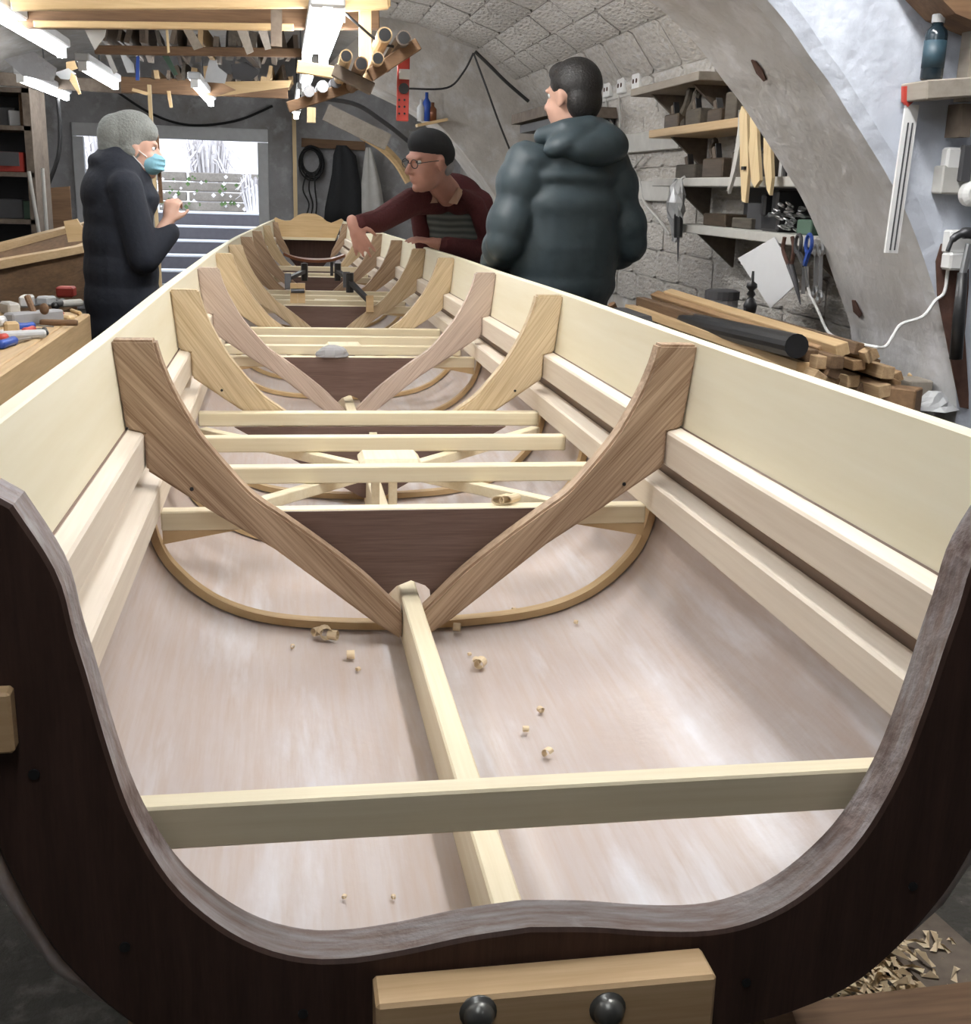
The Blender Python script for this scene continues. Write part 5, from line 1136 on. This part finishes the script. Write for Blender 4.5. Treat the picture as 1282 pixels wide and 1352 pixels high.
# ---- woman in profile with grey beanie and mask
def woman():
    c = at(160, 300, y=5.72); X, Y = c.x, c.y
    t = thing('person', 'woman in navy coat, grey beanie and blue face mask left of the boat', 'person', (X, Y, 0), 'people around the boat')
    f = Vector((.94, .34, 0)).normalized(); r = Vector((f.y, -f.x, 0)); Z = Vector((0, 0, 1)); mm = Matrix((r, f, Z)).transposed()
    P = lambda a, b, z: Vector((X, Y, 0))+r*a+f*b+Z*z
    hf = Vector((.96, .20, -.08)); hc = at(178, 197, y=5.72); s = 1.02
    bm = B(); PH, mh = add_head(bm, hc, hf, (-.05, 0, 1), s)
    nb = hc.copy(); nb.z = 1.34; nb -= f*.02
    chain(bm, [hc-Vector((0, 0, .05))-f*.01, nb], [.052, .062])
    for z, w, d in ((1.24, .17, .11), (1.05, .14, .10), (.90, .165, .12)): ell(bm, P(0, .0, z), (w, d, .16), mm)
    hand_w = at(222, 292, y=5.60)
    shR, elR = P(.17, 0, 1.30), P(.205, .05, 1.02); wrR = hand_w
    shL, elL, wrL = P(-.17, 0, 1.30), P(-.21, .0, 1.02), P(-.20, .08, .80)
    chain(bm, [shR, elR, wrR], [.050, .042, .028]); chain(bm, [shL, elL, wrL], [.050, .042, .028])
    add_hand(bm, wrR, Vector((.25, .1, .95)), Vector((.2, .95, .0)), Vector((.9, -.2, -.2)), .98, (.9, 1.1, .7)); add_hand(bm, wrL, f, -Z, r, .95)
    for q in (-1, 1):
        chain(bm, [P(q*.08, 0, .88), P(q*.085, .02, .48), P(q*.085, -.02, .08)], [.085, .058, .040]); caps(bm, P(q*.085, -.05, .04), P(q*.09, .14, .03), .038, .032)
    fused('body', bm, skin, t, .0075, 5)
    bm = B()
    for z, w, d in ((1.30, .185, .130), (1.20, .205, .150), (1.08, .205, .160), (.95, .210, .165), (.82, .215, .170), (.70, .215, .165)): ell(bm, P(0, -.01, z), (w, d, .21), mm, 20)
    chain(bm, [P(.16, -.01, 1.315), P(.225, .04, 1.02)], [.078, .070]); chain(bm, [P(.225, .04, 1.02), wrR-Vector((.0, 0, .05))], [.070, .050])
    chain(bm, [P(-.16, -.01, 1.315), P(-.225, .0, 1.02), P(-.21, .06, .84)], [.078, .070, .052]); chain(bm, [nb-Z*.06, nb+Z*.0], [.12, .088])
    ell(bm, P(0, -.085, 1.31), (.15, .075, .12), mm @ R2(-.35, 'X'), 20); ell(bm, P(.0, -.05, 1.40), (.12, .085, .05), mm @ R2(-.5, 'X'), 20)
    fused('coat', bm, navy, t, .010, 4)
    # beanie with a rolled edge
    S_ = s
    bm = B(); tilt = mh @ R2(.42, 'X'); cc = PH(0, -.030, .062)
    ell(bm, cc, (.088*S_, .120*S_, .096*S_), tilt, 26); ell(bm, PH(0, -.085, .05), (.080*S_, .075*S_, .088*S_), mh, 22); ell(bm, PH(0, -.105, .01), (.068*S_, .05*S_, .075*S_), mh, 20); ell(bm, PH(0, -.055, -.03), (.086*S_, .060*S_, .055*S_), mh @ R2(.5, 'X'), 20); ell(bm, PH(0, -.02, .02), (.090*S_, .075*S_, .045*S_), mh @ R2(.55, 'X'), 20); ell(bm, PH(0, -.028, -.014), (.096*S_, .058*S_, .050*S_), mh, 20); ell(bm, PH(0, .02, .075), (.080*S_, .078*S_, .062*S_), mh, 20)
    fused('beanie', bm, hatg, t, .007, 5)
    # pleated mask with ear loops
    bm = B(); ell(bm, PH(0, .062, -.052), (.066*S_, .062*S_, .052*S_), mh, 22); ell(bm, PH(0, .10, -.045), (.030*S_, .032*S_, .036*S_), mh, 18)
    for k in range(3): ell(bm, PH(0, .075, -.03-.022*k), (.064*S_, .058*S_, .008*S_), mh, 22)
    mk = fused('mask', bm, mask_m, t, .005, 3)
    for e in (-1, 1):
        bm = B(); tube(bm, [PH(e*.060, .045, -.03), PH(e*.082, .0, .0), PH(e*.083, -.015, -.03), PH(e*.062, .035, -.075)], .0025, 6); obj('ear_loop', bm, whitep, mk)
    bm = B()
    for q in (-1, 1): chain(bm, [P(q*.08, 0, .80), P(q*.085, .02, .48), P(q*.085, -.02, .09)], [.105, .078, .062])
    fused('trousers', bm, denim, t, .012, 4)
    for q in (-1, 1):
        bm = B(); caps(bm, P(q*.085, -.06, .048), P(q*.09, .15, .04), .046, .040); obj('shoe', bm, blackp, t, smooth=True)
    eyes(t, PH, s, hf)
    bm = B(); chain(bm, [PH(.05, -.05, -.03), PH(.045, -.06, -.09)], [.028, .018]); chain(bm, [PH(-.05, -.05, -.03), PH(-.045, -.06, -.09)], [.028, .018]); fused('hair', bm, brass, t, .006, 3)
woman()

# ---- older man leaning over the gunwale
def older_man():
    Y = 7.0; c = at(592, 330, y=Y); X = max(c.x, 1.045)
    t = thing('person', 'older man in burgundy cardigan, dark cap and glasses leaning over the boat', 'person', (X, Y, 0), 'people around the boat')
    f = Vector((-.34, -.94, 0)).normalized(); r = Vector((f.y, -f.x, 0)); Z = Vector((0, 0, 1)); mm = Matrix((r, f, Z)).transposed()
    P = lambda a, b, z: Vector((X, Y, 0))+r*a+f*b+Z*z+Vector((-.38, -.40, 0))*max(0, z-1.0)
    s = 1.22; hf = Vector((-.86, -.46, -.16)); hc = at(566, 214, y=6.50)
    bm = B(); PH, mh = add_head(bm, hc, hf, (.12, .0, 1), s)
    nb = at(590, 254, y=6.72)
    chain(bm, [hc-Z*.06+Vector((.03, .03, 0)), nb], [.066, .078])
    shR, shL = at(545, 266, y=6.66), at(632, 270, y=6.9)
    elR, wrR = at(500, 292, y=6.40), at(467, 297, y=6.25); elL, wrL = at(640, 335, y=6.85), at(578, 322, y=6.62)
    for q, z in ((.0, 1.18), (.0, 1.02)): ell(bm, P(0, .02, z), (.19, .13, .18), mm)
    ell(bm, P(0, -.04, .90), (.18, .13, .15), mm)
    chain(bm, [shR, elR, wrR], [.060, .048, .034]); chain(bm, [shL, elL, wrL], [.060, .048, .034])
    add_hand(bm, wrR, Vector((.38, -.05, -.92)), Vector((.15, 1, -.1)), Vector((.9, -.12, .38)), 1.15, (.22, .40, .3), .14); add_hand(bm, wrL, Vector((-.95, -.1, .22)), Vector((-.1, .3, -1)), Vector((-.1, .9, .2)), 1.1, (.15, .3, .25))
    for q in (-1, 1):
        chain(bm, [P(q*.09, -.05, .90), P(q*.10, -.03, .48), P(q*.105, -.08, .09)], [.09, .062, .044]); caps(bm, P(q*.105, -.1, .045), P(q*.115, .09, .035), .042, .036)
    fused('body', bm, skin2, t, .007, 5)
    # sweater
    bm = B()
    for z, w, d in ((1.26, .11, .10), (1.20, .19, .140), (1.12, .205, .155), (1.02, .205, .155), (.92, .205, .155)): ell(bm, P(0, .03, z), (w, d, .12), mm, 20)
    fused('sweater', bm, knit, t, .010, 4)
    # cardigan: sleeves, back and two front panels left open
    bm = B()
    for z, w in ((1.30, .19), (1.20, .225), (1.08, .235), (.96, .24), (.84, .24)): ell(bm, P(0, -.055, z), (w, .125, .14), mm, 20)
    for q in (-1, 1):
        chain(bm, [nb+r*q*.085+f*.02-Z*.01, P(q*.165, .09, 1.27), P(q*.185, .12, 1.12), P(q*.195, .11, .98), P(q*.195, .10, .84)], [.034, .052, .055, .058, .058])
    chain(bm, [nb-f*.05+r*.05-Z*.05, shR], [.070, .074]); chain(bm, [nb-f*.05-r*.05-Z*.05, shL], [.070, .078])
    chain(bm, [shR, elR, wrR+Vector((.03, .02, .005))], [.076, .062, .048]); chain(bm, [shL, elL, wrL+Vector((.05, .0, -.01))], [.085, .070, .052])
    fused('cardigan', bm, burg, t, .009, 4)
    # shirt collar
    for q in (-1, 1):
        bm = B(); prism(bm, [nb+r*q*.03+f*.085-Z*.055, nb+r*q*.075+f*.05+Z*.03, nb+r*q*.10+f*.02+Z*.01, nb+r*q*.08+f*.10-Z*.06], f*.012); obj('shirt_collar', bm, collar_m, t)
    # cap: dark knitted band and crown
    bm = B(); tilt = mh @ R2(.28, 'X'); ell(bm, PH(0, -.016, .066), (.086*s, .106*s, .072*s), tilt, 26); ell(bm, PH(0, -.05, .03), (.082*s, .075*s, .07*s), mh, 22)
    ca = fused('cap', bm, black, t, .007, 4)
    # grey hair at the nape, glasses
    bm = B(); ell(bm, PH(0, -.075, -.025), (.066*s, .034*s, .045*s), mh, 18); fused('hair', bm, greym, t, .006, 3)
    g = B()
    for e in (-1, 1):
        cg = PH(e*.033, .098, .006); hr = mh @ Vector((1, 0, 0)); hu = mh @ Vector((0, 0, 1))
        tube(g, [cg+hr*.025*s*math.cos(q)+hu*.018*s*math.sin(q) for q in np.linspace(0, 2*PI, 17)], .0022, 6)
        tube(g, [PH(e*.058, .096, .010), PH(e*.078, .05, .012), PH(e*.082, -.01, .010)], .0022, 6)
    tube(g, [PH(-.009, .102, .008), PH(0, .108, .012), PH(.009, .102, .008)], .0022, 6); obj('glasses', g, dsteel, t)
    eyes(t, PH, s, hf)
    bm = B()
    for q in (-1, 1): chain(bm, [P(q*.09, -.05, .86), P(q*.10, -.03, .48), P(q*.105, -.08, .09)], [.11, .085, .068])
    fused('trousers', bm, denim, t, .012, 4)
    for q in (-1, 1):
        bm = B(); caps(bm, P(q*.105, -.11, .05), P(q*.115, .10, .042), .05, .042); obj('shoe', bm, blackp, t, smooth=True)
older_man()
